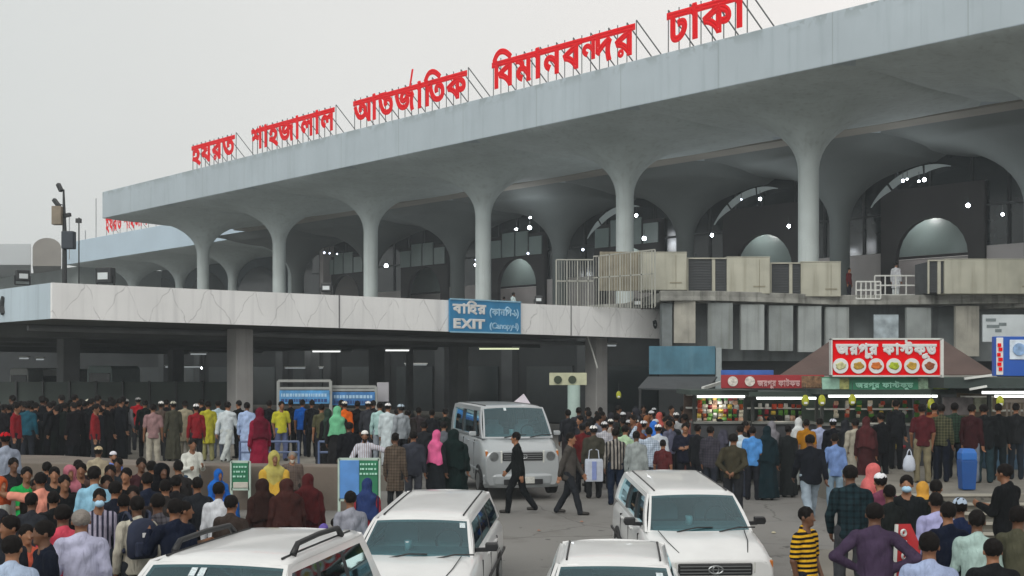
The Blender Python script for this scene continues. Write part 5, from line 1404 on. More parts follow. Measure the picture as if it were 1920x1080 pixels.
    for j in range(nv + 1):
        t = j / nv; y = lerp(ws1 - .02, reart + .02, t); row = []
        for i in range(nu + 1):
            u = -1 + 2 * i / nu; e = 1 - min(1, max(0, (abs(u) - .8) / .2)) ** 2
            zz = H - .065 + (.045 * e) + .03 * (1 - u * u) * (1 - abs(2 * t - 1) ** 3) - .03 * (1 - min(1, t * 8)) ** 2
            row.append((u * (wt + .012), y - P['bow'] * .6 * (1 - u * u) * (1 - t) + .05 * (1 - u * u) * t, zz))
        rr.append(row)
    rf.loft(rr, cap=False, closed=False); rf.build('roof', mbody, root, smooth=True, solid=.03)
    gt = MB()
    for sg in (1, -1): gt.tube([(sg * wt * .86, lerp(ws1, reart, t), H - .018 + .006 * math.sin(t * 3)) for t in (.04, .3, .6, .96)], .012, 5)
    gt.build('roof_gutter', M_TRIM, root)
    # cabin inside
    MB().box((0, (ws0 + .35 + rearb) / 2, bz - .02), (wb * 1.86, rearb - ws0 - .5, .03)).build('cabin_floor', mat('cabin_dark', '26292b', .9, .2, 4), root)
    MB().loft([[(x_ + .05 * math.cos(t), ws0 + .22 + .09 * math.sin(t), z_) for t in [2 * math.pi * k / 10 for k in range(10)]] for x_, z_ in ((-.12, bz + .05), (-.11, bz + .12), (-.12, bz + .17))]).build('dashboard_ornament', M_WHITE, root, smooth=True)
    d = MB().box((0, ws0 + .28, bz + .01), (wb * 1.75, .42, .09)).build('dashboard', M_INT, root, bevel=.03)
    MB().tube([(.36 + .17 * math.cos(a), ws0 + .58 + .05 * math.sin(a), bz + .10 + .15 * math.sin(a)) for a in [i * math.pi / 9 for i in range(19)]], .017, 6).build('steering_wheel', M_TRIM, root)
    for sx in (-1, 1):
        s_ = MB().loft([[(sx * .36 + a * w_ / 2, ws0 + 1.05 + yy + b_ * .06, z_) for a, b_ in ((-1, -1), (1, -1), (1, 1), (-1, 1))] for w_, z_, yy in ((.46, bz - .1, 0), (.46, bz + .16, .06), (.34, bz + .24, .08), (.24, bz + .25, .09), (.24, bz + .36, .10))])
        s_.build('seat', M_SEAT, root, bevel=.02)
    # face of the car
    yf = sts[0][0]
    for sx in (1, -1):
        hl = MB(); x0, x1, z0, z1 = P['hl']
        pts = []
        for y_off in (0, .16):
            pts.append([(sx * x0, yf - .012 + y_off, z0), (sx * x1, yf + P['hls'] + y_off, z0 + .02), (sx * x1, yf + P['hls'] + y_off, z1), (sx * x0, yf - .012 + y_off, z1 - .02)])
        hl.loft(pts); h = hl.build('headlight', M_LAMP, root, bevel=.015)
        MB().disc((sx * (x0 * .5 + x1 * .5), yf - .0 + P['hls'] * .3, (z0 + z1) / 2), (0, 1, 0), (z1 - z0) * .36, .06, 14).build('lamp_bowl', M_RIM, h)
        MB().box((sx * (x1 - .03), yf + P['hls'] * .8, (z0 + z1) / 2), (.05, .1, (z1 - z0) * .8)).build('indicator', M_AMBER, h, bevel=.01)
        # mirror
        mm = MB().loft([[(sx * (wd + .02 + a), ws0 + .33 + yy, bz + .07 + c) for a, c in ((0, -.05), (.15, -.05), (.17, .0), (.15, .055), (0, .055))] for yy in (0, .07, .1)])
        mm.build('mirror', M_TRIM if P.get('dark_mirror', True) else mbody, root, bevel=.015)
        MB().bar((sx * wb * .98, ws0 + .38, bz + .03), (sx * (wd + .06), ws0 + .36, bz + .04), .05).build('mirror_arm', M_TRIM, root)
        # wheels and arches
        for wy in P['wheels']:
            wh = MB().disc((sx * (wd - .085), wy, .31), (1, 0, 0), .31, .2, 28).build('wheel', M_TYRE, root, bevel=.02)
            MB().disc((sx * (wd + .017), wy, .31), (1, 0, 0), .19, .02, 20).build('rim', M_RIM, wh)
            ar = MB(); N = 16; o = len(ar.v)
            for i in range(N + 1):
                t = math.pi * i / N
                for r_ in (.30, .385): ar.v.append((sx * (wd * .992 + .006), wy + r_ * math.cos(t), .30 + r_ * math.sin(t)))
            for i in range(N): ar.f.append((2 * i, 2 * i + 1, 2 * i + 3, 2 * i + 2))
            ar.build('wheel_arch', M_TRIM, root, solid=.02)
        for (a, b_) in pil:
            pass
        for hy in P['handles']: MB().box((sx * (wd * .985 + .012), hy, bz - .13), (.03, .16, .03)).build('door_handle', M_TRIM if P.get('dh', 0) else mbody, root, bevel=.008)
        for dy in P['doors']: MB().box((sx * (wd * .975 + .0), dy, (bz + P['clr']) / 2 + .05), (.045, .012, bz - P['clr'] - .28)).build('door_gap', M_TRIM, root)
        MB().bar((sx * (wd + .004), ws0 + .1, P['clr'] + .33), (sx * (wd + .004), rearb - .1, P['clr'] + .33), .03, .04).build('side_strip', M_TRIM if P.get('strip') else mbody, root)
    x, z0, z1 = P['gr']
    gr_ = MB().box((0, yf - .005, (z0 + z1) / 2), (x * 2, .05, z1 - z0)).build('grille', M_TRIM, root, bevel=.02)
    b = MB()
    for i in range(3): b.box((0, yf - .034, lerp(z0, z1, (i + .8) / 3.6)), (x * 1.9, .012, .014))
    b.build('grille_bar', M_RIM, gr_)
    if P.get('emblem'): MB().tube([(.095 * math.cos(a), yf - .045, (z0 + z1) / 2 + .052 * math.sin(a)) for a in [i * math.pi / 10 for i in range(21)]], .012, 6).tube([(.04 * math.cos(a), yf - .045, (z0 + z1) / 2 + .048 * math.sin(a)) for a in [i * math.pi / 10 for i in range(21)]], .009, 6).build('emblem', M_RIM, gr_)
    bp = MB().loft([[(f * wd * 1.0 * s_, yf - .05 + (abs(f) ** 3) * .18 - dy_, z_) for f in (-1, -.7, -.3, 0, .3, .7, 1)] + [(f * wd * .9 * s_, yf + .3, z_) for f in (1, 0, -1)] for s_, z_, dy_ in ((.95, P['clr'] - .05, -.03), (1.0, P['clr'] + .05, .03), (1.0, P['clr'] + .22, .04), (.97, P['clr'] + .27, 0))])
    bp.build('bumper', mbody, root, smooth=False, bevel=.015)
    MB().box((0, yf - .085, P['clr'] + .09), (wd * 1.0, .03, .12)).build('air_intake', M_TRIM, root, bevel=.01)
    pl_ = MB().box((0, yf - .11, P['clr'] + .13), (.50, .02, .15)).build('number_plate', mat('plate_white', 'b9bbb6', .5, .12, 20), root, bevel=.005)
    for sx in (.25, -.35):
        MB().tube([(sx, ws0 - P['bow'] * .9, bz + .0), (sx + .28, ws0 - P['bow'] * .6 + .0, bz + .055), (sx + .52, ws0 - P['bow'] * .4, bz + .05)], .011, 5).build('wiper', M_TRIM, root)
    if P.get('hoodline', True):
        for sx in (-1, 1): MB().tube([(sx * wd * .72, ws0 - .08, sts[P['hi']][2] + .004), (sx * wd * .66, lerp(ws0, yf, .5), lerp(sts[P['hi']][2], sts[1][2], .45) + .004), (sx * wd * .55, yf + .12, sts[1][2] - .0)], .007, 4).build('bonnet_seam', M_TRIM, root)
    def fpt(u, v, out=.012): q = Vector(front(u, v)); return q + Vector((0, -out, out * .3))
    for (u, v, s_) in P.get('stickers', []):
        q = fpt(u, v); MB().add([fpt(u - s_, v - s_ * 1.1), fpt(u + s_, v - s_ * 1.1), fpt(u + s_, v + s_ * 1.1), fpt(u - s_, v + s_ * 1.1)], [(0, 1, 2, 3)]).build('sticker', mat('sticker_pale', 'c2ced2', .6, .3, 60), root, solid=.003)
    if P.get('rails'):
        for sx in (1, -1):
            a, b_ = ws1 + .30, reart - .45
            MB().tube([(sx * wt * .90, a, H - .01), (sx * wt * .90, a + .12, H + .075), (sx * wt * .90, (a + b_) / 2, H + .09), (sx * wt * .90, b_ - .12, H + .075), (sx * wt * .90, b_, H - .01)], [.035, .028, .028, .028, .035], 8).build('roof_rail', M_TRIM, root, smooth=True)
    return root
WAG = dict(L=4.2, W=1.69, H=1.50, hood=1.0, belt=1.02, nose=0, ws0=1.02, ws1=1.66, r1=4.0, rb=4.18, wt=1.24, wb=1.50, bow=.13, clr=.22,
           st=[(0, .93, .80, .76), (.10, .97, .88, .82), (.5, .99, .96, .91), (1.0, 1, 1.03, .98), (1.3, 1, 1.01, 1.0), (3.9, 1, 1.0, .99), (4.19, .97, .97, .95)], hi=3,
           pillars=[(.05, .30), (.335, .60), (.635, .95)], hl=(.52, .80, .62, .80), hls=.12, wheels=(.78, 3.33), handles=(2.05, 2.95), doors=(1.35, 2.28, 3.1), gr=(.50, .60, .76), emblem=True, strip=True, stickers=[(.80, .80, .05)])
w1 = car(1340, 16.8, -3.0, dict(WAG, stickers=[]), 'white estate car with dark grille and round emblem facing right of centre', M_CARW)
w2 = car(752, 15.05, 5.2, dict(WAG, H=1.44, belt=1.0, stickers=[(.86, .84, .055)]), 'white estate car in the middle, square sticker at top of windscreen', M_CARW)
SED = dict(WAG, H=1.47, belt=.95, wt=1.18, wb=1.46, ws0=1.1, ws1=1.80, r1=2.95, rb=3.55, W=1.70, pillars=[(.05, .42), (.47, .90)],
           st=[(0, .93, .74, .70), (.10, .97, .82, .76), (.5, .99, .90, .84), (1.1, 1, .96, .91), (1.4, 1, .94, .93), (3.3, 1, .94, .92), (4.1, 1, .95, .91), (4.35, .96, .90, .86)], L=4.35, gr=(.4, .55, .68), stickers=[(.80, .80, .06)])
w3 = car(1150, 11.9, 4.6, SED, 'white saloon car at the bottom centre with only roof and windscreen showing', M_CARW)
SUV = dict(WAG, H=1.84, belt=1.22, W=1.84, wt=1.30, wb=1.62, ws0=1.15, ws1=1.85, r1=4.0, rb=4.3, L=4.4, clr=.25,
           st=[(0, .93, 1.0, .95), (.10, .97, 1.1, 1.02), (.5, .99, 1.17, 1.1), (1.15, 1, 1.23, 1.17), (1.5, 1, 1.21, 1.19), (4.0, 1, 1.2, 1.18), (4.4, .97, 1.15, 1.12)], rails=True, pillars=[(.05, .33), (.37, .64), (.68, .93)], stickers=[(-.25, .86, .045), (-.12, .86, .045)], wheels=(.85, 3.5))
w4 = car(226, 9.6, 10.5, SUV, 'white off-road estate with black roof rails at the bottom left', M_CARW, base=-.59)
VAN = dict(L=4.84, W=1.78, H=2.02, hood=1.1, belt=1.30, nose=0, ws0=.46, ws1=1.08, r1=4.70, rb=4.82, wt=1.44, wb=1.62, bow=.12, clr=.24, dark_mirror=False,
           st=[(0, .94, 1.02, .95), (.08, .97, 1.10, 1.03), (.46, 1, 1.30, 1.22), (.7, 1, 1.29, 1.27), (4.6, 1, 1.29, 1.27), (4.83, .98, 1.26, 1.24)], hi=2,
           pillars=[(.05, .20), (.235, .58), (.62, .94)], hl=(.46, .84, .74, 1.04), hls=.10, wheels=(.62, 3.3), handles=(1.3, 2.0), doors=(1.25, 2.7), gr=(.46, .80, .98), emblem=True, stickers=[(-.3, .9, .04)], hoodline=False)
w5 = car(980, 28.2, -12.0, VAN, 'silver high-roof minibus parked at the centre of the crowd', M_CARS, base=.10, name='minibus', cat='minibus')
# ---------------------------------------------------------------- the crowd
LP, RP, Q, PL = -.15, -.08, .40, PLT
P_ = person
rc_ = random.Random(23)
dk2 = ['1a1c20', '23252a', '15181a', '2a2624', '1d2228', '2c2d33', '1b211f', '302a2c']
CN = {'0d0e11': 'black', '101216': 'charcoal', '0a0b0d': 'jet black', '13151a': 'dark navy', '0f1513': 'dark green', '141216': 'dark plum', '1a1c20': 'black', '23252a': 'charcoal', '15181a': 'jet black', '2a2624': 'dark brown', '1d2228': 'dark navy', '2c2d33': 'dark grey', '1b211f': 'dark green', '302a2c': 'dark plum'}
GN = {'shirt': 'shirt', 'jacket': 'jacket', 'robe': 'long coat', 'tunic': 'tunic', 'gown': 'gown and scarf'}
USED = {}
def autolabel(c, w, px, row, marks, tail):
    m = [t for x, t in marks if px < x][0]
    lb = 'person in %s %s, %s row, %s' % (CN[c], GN[w], row, m)
    USED[lb] = USED.get(lb, 0) + 1
    if USED[lb] > 1: lb = lb.replace('person in', ['', '', 'second person in', 'third person in', 'fourth person in', 'fifth person in'][min(5, USED[lb])])
    return lb
QM = [(20, 'shaded queue at the left edge'), (60, 'shaded queue by the red and teal shirts'), (105, 'shaded queue left of the dim column'), (150, 'shaded queue under the dim column'), (195, 'shaded queue around the red scarf man'), (260, 'shaded queue beside the grey shirt man'), (330, 'queue behind the dusty pink shirt'), (400, 'queue behind the dark red shirt'), (480, 'queue behind the pale canopy column'), (560, 'queue behind the yellow shirt'), (620, 'queue behind the olive shirt'), (680, 'queue behind the orange scarf'), (740, 'queue by the white notice'), (2000, 'crowd behind the van')]
RM = [(1120, 'crowd right of the green post'), (1170, 'crowd behind the striped shirt'), (1220, 'crowd below the grey awning'), (1270, 'crowd around the blue hood'), (1320, 'crowd before the snack kiosk'), (1370, 'crowd under the red banner'), (1420, 'crowd behind the sky blue shirt'), (1470, 'crowd behind the coral shawl'), (1520, 'crowd by the mustard shirt'), (1580, 'crowd below the green banner'), (1640, 'crowd by the maroon dress'), (2000, 'crowd at the food stall counter')]
# --- queue on the platform under the canopy, left to right
P_(30, 757, 'red shirt edge of person at far left of the dark queue', top='7a1a22', rz=70, base=Q, group=None)
P_(52, 754, 'person in dark teal shirt in the dark queue at far left', top='1d4a5a', rz=180, base=Q)
P_(166, 748, 'white capped man with red and white scarf in the dark queue', top='b9bcb0', rz=60, base=Q, head='capd0d0c0', wear='tunic', bot='b0b0b8')
P_(178, 758, 'person with narrow red shirt squeezed in the dark queue', top='7a1d22', rz=80, base=Q)
P_(236, 748, 'man in grey shirt at the right end of the dark queue', 'shirt', '77747c', '3a3c40', 150, base=Q, head='cap9a9a98')
P_(259, 745, 'man in bright red shirt and pale cap queueing beside grey shirt', 'tee', '921a22', '2a2c30', 180, base=Q, head='capa0a0a0')
P_(287, 757, 'man in dusty pink shirt and cream trousers seen from behind', 'tee', '8a6f70', 'a39f92', 180, base=Q)
P_(302, 752, 'white skull cap man partly hidden behind the dusty pink shirt', 'shirt', '50453f', '26282b', 170, base=Q + .0, head='cape0e0dc', Y=35)
P_(325, 752, 'tall person in long olive brown coat in the queue', 'robe', '3f3f35', '26282b', 185, base=Q, head='capa6a698')
P_(347, 765, 'person in beige tunic between olive coat and dark red shirt', 'tunic', '8f8874', '8a8577', 170, base=Q, Y=36)
P_(368, 757, 'man in dark red shirt and white cap in the queue', 'shirt', '7c1a22', '232428', 185, base=Q, head='capd9d9d9')
P_(390, 758, 'person in yellow green tunic just right of dark red shirt', 'tunic', 'a09c32', '8c8a60', 180, base=Q, Y=35)
P_(409, 757, 'man in pale blue shirt behind the white tunic man', 'shirt', 'a9b9c6', '5a6270', 190, base=Q, Y=36)
P_(425, 753, 'bearded man in white tunic and white trousers walking in the queue', 'tunic', 'b9c2c6', 'b3bab8', 150, 'walk', base=Q, wide=1.05)
P_(463, 754, 'person in long pale blue gown near the pale canopy column', 'robe', '9aaed0', '9aaed0', 180, base=Q)
P_(487, 765, 'woman in crimson dress with teal hem left of the yellow shirt', 'gown', '7e1a33', '1f7f7c', 190, base=Q, scarf='5a1426')
P_(527, 752, 'young man in bright yellow shirt by the blue banner', 'tee', 'b0ae34', '5a6488', 20, 'relax', base=Q)
P_(567, 749, 'broad man in royal blue shirt seen from behind', 'tee', '1550a0', '1c2230', 180, base=Q, wide=1.08)
P_(603, 757, 'man in dull olive shirt right of the royal blue shirt', 'tee', '4a4a36', '23242a', 190, base=Q)
P_(615, 770, 'woman in black gown with mint scarf in front of the queue', 'gown', '17181a', '17181a', 200, base=.3, Y=31, scarf='26352e')
P_(632, 762, 'woman with pale green scarf beside the orange scarf', 'gown', '202022', '202022', 190, base=Q, scarf='6ab088')
P_(646, 752, 'white capped man with bright orange scarf in the queue', 'shirt', 'c85a14', '222428', 190, base=Q, head='capd6d2c8')
P_(655, 782, 'big man in black coat standing before the orange scarf', 'jacket', '14151a', '17181c', 200, Y=29.5, base=.05, wide=1.08)
P_(690, 752, 'man in white cap at the back, between banner and notice', 'shirt', '303238', '222428', 180, base=Q, head='cape2e2e2')
P_(684, 783, 'white capped man in white tunic stretching one arm to the right', 'tunic', 'c2c8d2', 'b9bdc4', 0, 'reach', Y=27.5, base=-.05, head='cape6e6e2')
P_(712, 754, 'man in pale mint shirt with dark hair beneath the white notice', 'shirt', '9dbdbb', '88909a', 185, base=Q)
P_(727, 755, 'white capped man in white tunic beneath the white notice', 'tunic', 'bcc8cc', 'b6bec2', 175, base=Q, head='cape2e2e2', Y=33)
P_(752, 772, 'man in grey cap and pale shirt right of the white tunics', 'shirt', '8d949a', '24262a', 200, Y=32, base=Q, head='cap9fb0bc')
P_(775, 792, 'man in dark grey jacket seen from behind left of pink scarf', 'jacket', '33363f', '44474f', 175, Y=26.3)
P_(741, 800, 'person in brown checked coat by the green notice board', 'tunic', '5a4f45', '26282b', 180, Y=25.5, pat='c', h2='3a332c')
P_(795, 775, 'person in dark clothes behind the pink scarf woman', 'shirt', '202226', '202226', 190, Y=31)
P_(818, 798, 'woman with bright pink scarf and black gown left of the van', 'gown', '1c2024', '16181b', 150, Y=26.5, scarf='d0608e')
P_(850, 785, 'large woman in dark green black gown beside the van door', 'burqa', '10201f', '10201f', 190, Y=26.8, wide=1.25)
P_(832, 780, 'man in grey shirt behind the large dark gown', 'shirt', '5a5d64', '26282c', 180, Y=31)
# dark mass at the far left, canopy shade put into the clothes colours
rq = random.Random(11)
shade_dk = ['0d0e11', '101216', '0a0b0d', '13151a', '0f1513', '141216']
k = 0
for px in range(-8, 232, 13):
    for row in (0, 1):
        ps = rq.choice(['stand', 'relax', 'phone', 'fold', 'behind', 'hips'])
        c_, w_ = rq.choice(shade_dk), rq.choice(['shirt', 'jacket', 'robe', 'tunic'])
        P_(px + rq.uniform(-4, 4) + row * 6, 753 + rq.uniform(-6, 8) - row * 5, autolabel(c_, w_, px, ['front', 'back'][row], QM, ''), w_, c_, rq.choice(shade_dk), rq.uniform(120, 230), ps,
           base=Q, Y=34.8 + row * 2.4 + rq.uniform(-.9, .9), H=rq.uniform(1.52, 1.80), group='dark mass of people queueing in the shade', head='hair')
for px, Y in ((448, 36), (505, 36), (545, 37), (585, 36.5), (640, 36.5), (670, 35.5), (700, 36), (215, 37), (272, 36.5), (312, 37), (378, 37)):
    c_ = rq.choice(shade_dk)
    P_(px, 760, autolabel(c_, 'shirt', px, 'back', QM, ''), 'shirt', c_, rq.choice(shade_dk), 180 + rq.uniform(-30, 30), 'stand', base=Q, Y=Y, group='dark people at the back of the queue')
# --- people on the left pavement
P_(10, 803, 'man in pale grey shirt and red cap raising both arms at the left edge', 'shirt', '8a93a3', '3a3d48', 200, 'raise', base=.25, Y=20.8, head='capb01822')
P_(184, 837, 'man in beige cap behind the light blue shirt', 'shirt', '9a917c', '5f5a4c', 170, Y=24.5, base=LP, head='capbfae8e', H=1.6)
P_(212, 838, 'child in blue and red clothes by the low wall', 'tunic', '6a80c8', 'b02a30', 20, Y=25.3, base=LP, H=1.45, head='capd8d8e0')
P_(360, 834, 'man in white shirt and jeans looking at a phone by the wall', 'shirt', 'c6c9c2', '34465a', 20, 'phone', Y=26.0, base=LP, wide=1.05)
P_(405, 880, 'person wrapped in bright blue cloth seated against the low wall', 'gown', '1c5cae', '1c5cae', 30, 'sit', Y=24.5, base=LP, H=1.0 * 1.15)
P_(410, 917, 'man in white sleeves and black waistcoat left of the green board', 'shirt', 'c0c4ca', '1d1f24', 170, Y=16.5, base=LP, H=1.62)
P_(433, 941, 'dark haired man in brown just above the off-road car', 'shirt', '3b332f', '222', 150, Y=15.2, base=LP, H=1.6) if False else P_(433, 941, 'dark haired man in brown just above the off-road car', 'shirt', '3b332f', '222222', 150, Y=15.2, base=LP, H=1.58)
P_(303, 868, 'large woman in black gown standing in the middle of the left crowd', 'burqa', '0e0f13', '0e0f13', 20, Y=19.2, base=LP, wide=1.25)
P_(50, 886, 'man in bright green shirt with folded arms', 'tee', '1f9a4c', '23262b', 10, 'fold', Y=18.6, base=LP)
P_(76, 884, 'man in salmon shirt pointing to the left', 'tee', 'd08a78', '4a463f', 200, 'point', Y=17.6, base=LP)
P_(102, 889, 'man with glasses in black shirt right of the salmon shirt', 'shirt', '1b2022', '1b2022', 0, Y=18.6, base=LP)
P_(131, 882, 'woman with pink and black scarf near the light blue shirt', 'gown', '1a1c1e', '1a1c1e', 10, Y=18.8, base=LP, scarf='b06a78')
P_(152, 905, 'person in brown behind the light blue shirt', 'shirt', '4a3a36', '24262a', 0, Y=19.4, base=LP)
P_(178, 868, 'man in light blue shirt standing tall in the left crowd', 'tee', '86b4cc', '6f8a96', 160, 'relax', Y=16.9, base=LP, H=1.80)
P_(207, 884, 'dark haired person between light blue shirt and black tee', 'shirt', '3a3436', '22242a', 0, Y=19.0, base=LP)
P_(236, 872, 'young man in black shirt with red and white print', 'tee', '16181b', '1a1d24', -20, 'relax', Y=18.4, base=LP, pat=None)
P_(265, 868, 'man in maroon shirt behind the black gown', 'shirt', '3d2428', '22242a', 10, Y=20.5, base=LP)
P_(25, 868, 'man in dark coat behind the green shirt', 'jacket', '1e2124', '1e2124', 20, Y=20.5, base=LP)
P_(120, 893, 'man in black with both hands near his face', 'shirt', '17191c', '1c1e22', 15, 'phone', Y=17.2, base=LP)
P_(1, 900, 'person in white with orange collar at the left edge', 'shirt', 'b5bcb6', '23262b', 30, Y=17.5, base=LP, scarf='b0502c', H=1.6)
P_(185, 932, 'man in blue face mask and striped shirt', 'shirt', '9a96a8', '3d4650', 0, 'relax', Y=15.2, base=LP, pat='v', h2='2f3040', extra='mask')
P_(216, 912, 'man in navy shirt behind the striped shirt', 'shirt', '181c28', '16181c', 150, Y=16.2, base=LP)
P_(250, 915, 'man with dark face turned this way behind the backpack', 'shirt', '2a2422', '22242a', 0, Y=16.2, base=LP, H=1.6)
P_(152, 960, 'balding man in pale lavender shirt seen from behind', 'shirt', 'aeb0c8', '3c4048', 185, Y=12.9, base=LP, wide=1.12, head='grey')
bp_ = P_(257, 936, 'man in cream sweater carrying a navy backpack', 'shirt', 'b5b2a4', '2c3036', 182, Y=14.3, base=LP, wide=1.08)
P_(328, 946, 'man in navy shirt with hand at his ear', 'shirt', '161c2c', '1c2028', 200, 'face', Y=14.0, base=LP, wide=.98)
P_(296, 955, 'man in grey checked shirt left of the navy shirt', 'shirt', '5c5a60', '2a2c30', 190, Y=14.6, base=LP, pat='c', h2='37363c')
P_(342, 965, 'person in brown holding a phone beside the off-road car', 'shirt', '6a5648', '34363a', 90, 'phone', Y=14.8, base=LP, H=1.55)
P_(84, 984, 'man in navy polo shirt looking left', 'tee', '151a26', '1c2028', -75, Y=12.0, base=LP, wide=1.08)
P_(118, 958, 'man in coral red shirt behind the navy polo', 'tee', 'c0485a', '2c3038', 170, Y=13.4, base=LP, wide=1.05)
P_(20, 985, 'dark haired man facing right at the left edge', 'shirt', '22252c', '1c2028', -60, Y=12.4, base=LP)
P_(22, 1008, 'man in pale blue shirt at the bottom left corner', 'shirt', 'a3b4cc', '2c3038', 165, Y=11.2, base=LP, wide=1.08, H=1.62)
P_(0, 955, 'woman in dark scarf at the left edge above the pale blue shirt', 'gown', '2a2b30', '2a2b30', 30, Y=13.6, base=LP, H=1.58)
P_(49, 975, 'child in coral shirt between the two dark haired men', 'tee', 'c8604a', '2c3038', 20, Y=13.0, base=LP, H=1.5)
P_(276, 898, 'man in dark blue behind the black shirt with print', 'shirt', '1b2233', '1c2028', 180, Y=17.6, base=LP)
P_(330, 905, 'person in dark clothes right of the black gown', 'shirt', '1d1d20', '1c1c20', 160, Y=17.8, base=LP, H=1.6)
for i, (px, yt, Y, c_, w_, ps, rz, lb) in enumerate([
    (66, 905, 17.9, '24211f', 'shirt', 'phone', 20, 'man in dark brown shirt between green and salmon shirts'), (88, 872, 20.8, '1a1d22', 'jacket', 'stand', 160, 'person in black jacket behind the salmon shirt'),
    (146, 870, 21.0, '2b2326', 'shirt', 'relax', 30, 'person in plum shirt behind the pink and black scarf'), (222, 868, 21.2, '20262c', 'tee', 'fold', -20, 'person in dark slate tee behind the print shirt'),
    (285, 880, 20.2, '17181c', 'shirt', 'relax', 140, 'person in black left of the large black gown'), (335, 880, 20.0, '2c2a2a', 'jacket', 'phone', 200, 'person in dark grey jacket left of the white shirt phone man'),
    (200, 902, 17.0, '141518', 'shirt', 'face', 10, 'person in black touching the chin behind the mask'), (232, 932, 15.6, '1d2430', 'shirt', 'stand', 170, 'person in dark slate shirt left of the backpack'),
    (100, 925, 15.8, '1b1d1f', 'shirt', 'stand', 160, 'person in black behind the coral red shirt'), (60, 932, 15.4, '2a2d33', 'tee', 'relax', 150, 'person in charcoal tee below the salmon shirt'),
    (370, 915, 17.4, '23262b', 'jacket', 'behind', 190, 'person in dark jacket left of the white sleeves'), (310, 918, 16.8, '33302f', 'shirt', 'stand', 180, 'person in smoky brown shirt above the navy shirt')]):
    P_(px, yt, lb, w_, c_, '1c1e22', rz, ps, Y=Y, base=LP, H=1.55 + .02 * (i % 7))
# by the low wall
P_(512, 846, 'woman with yellow shawl sitting by the low wall', 'gown', 'b8963c', '3a2420', 10, 'sit', Y=24.6, base=LP, H=1.5, scarf='a8a05a')
P_(492, 888, 'woman in dark brown shawl with orange cloth near the wall', 'gown', '33211e', '33211e', 200, Y=20.0, base=-.35, H=1.55, scarf='2b1b18', wide=1.1)
P_(537, 884, 'broad woman in brown shawl seen from behind near the wall', 'burqa', '3d2320', '3d2320', 185, Y=20.0, base=-.35, H=1.55, wide=1.3)
P_(577, 874, 'woman in maroon shawl right of the brown shawl', 'burqa', '4a1c1e', '3a1818', 190, Y=20.6, base=-.35, H=1.58, wide=1.1)
P_(548, 852, 'small grey haired person behind the brown shawls', 'shirt', '6a6058', '333333', 0, Y=25.2, base=LP, H=1.45, head='grey')
P_(657, 900, 'man in grey shirt seen from behind before the green board', 'shirt', '8c8f9a', '2e3138', 182, Y=17.2, base=G(17.2), wide=1.05)
P_(606, 968, 'small child in purple hood by the off-road car roof', 'tee', '6a5aa0', '333333', 150, Y=17.5, H=1.15, scarf='6f5fae')
P_(628, 955, 'small child in pink beside the grey shirt man', 'tee', 'a86a74', '333333', 150, Y=18.0, H=1.15)
P_(688, 915, 'woman in red and dark blue stripes behind the estate car', 'gown', '8a2a34', '23283c', 190, Y=19.5, base=G(19.5), pat='v', h2='1c2440', H=1.5, scarf='2a3a66')
# --- on the road
P_(972, 822, 'man in black suit walking across the road left of the van front', 'jacket', '15191a', '14171a', -100, 'walk', Y=25.8)
P_(1066, 812, 'man in grey jacket striding left past the van', 'jacket', '45423f', '24272c', 75, 'stride', Y=25.6)
# --- crowd right of the van
P_(1092, 782, 'man in red and black jacket and dark cap by the green post', 'jacket', '5a1c1e', '1c1e24', 180, Y=30.0, head='cap22252a')
P_(1113, 790, 'white capped man in olive grey coat seen from behind', 'jacket', '3d3c34', '26282b', 182, Y=28.8, head='cape0e0de', wide=1.12)
P_(1133, 786, 'person with white hood between olive coat and striped shirt', 'shirt', 'b4b6ba', '2c3038', 180, Y=31, head='capd8d8da')
P_(1154, 806, 'man in black and grey striped shirt and dark jeans', 'shirt', '8a8680', '1b2638', 182, Y=27.4, pat='v', h2='1e1f22', psc=13, wide=1.08)
P_(1193, 815, 'man in grey hooded sweater above the white estate roof', 'jacket', '8a9292', '30343a', 165, Y=26.3)
P_(1172, 800, 'person in pale green top behind the grey hood', 'shirt', 'a5c0a0', '30343a', 180, Y=29)
P_(1217, 807, 'man in pale blue shirt raising one arm in the crowd', 'shirt', 'aebccb', '3a4150', 175, 'raise', Y=28.0)
P_(1196, 790, 'woman in rusty brown scarf behind the pale blue shirt', 'gown', '5a342a', '2b2422', 180, Y=30, scarf='6b3a2c')
P_(1225, 790, 'person in bright blue hood deep in the crowd', 'gown', '2a62b4', '2a62b4', 180, Y=31, scarf='2f6cc4')
P_(1236, 774, 'person in coral scarf at the back of the crowd', 'gown', '3a3436', '2b2d30', 180, Y=34.5, scarf='b0564e', base=.1)
P_(1206, 788, 'white capped man with the lowest cap behind the raised arm', 'shirt', '5e6a7a', '2c3038', 180, Y=31.5, head='capd6dade')
P_(1192, 784, 'white capped man at the left side of the crowd knot', 'shirt', '5b5f68', '2c3038', 180, Y=32.5, head='cape4e4e0')
P_(1234, 798, 'white capped man in white right of the blue hood', 'shirt', 'b4bcc4', '3c4048', 180, Y=29.5, head='cape4e4e4')
P_(1243, 822, 'boy in bright red shorts and brown top by the estate roof', 'tee', '5a2a2c', 'b81e20', 175, Y=26.8, H=1.45)
P_(1285, 782, 'man in navy jacket with white badge facing the camera', 'jacket', '1b1e2c', '1e2128', 0, 'fold', Y=30, wide=1.08)
P_(1308, 790, 'man in black jacket right of the navy jacket', 'jacket', '1a1c20', '1e2128', 160, Y=29.3)
P_(1332, 795, 'man in grey checked jacket facing left', 'jacket', '3f3d45', '262a33', 150, Y=28.5, pat='c', h2='2a2a33')
P_(1375, 818, 'man in olive shirt holding his hands behind his back', 'shirt', '3b382c', '26282c', 180, 'behind', Y=25.2, wide=1.12)
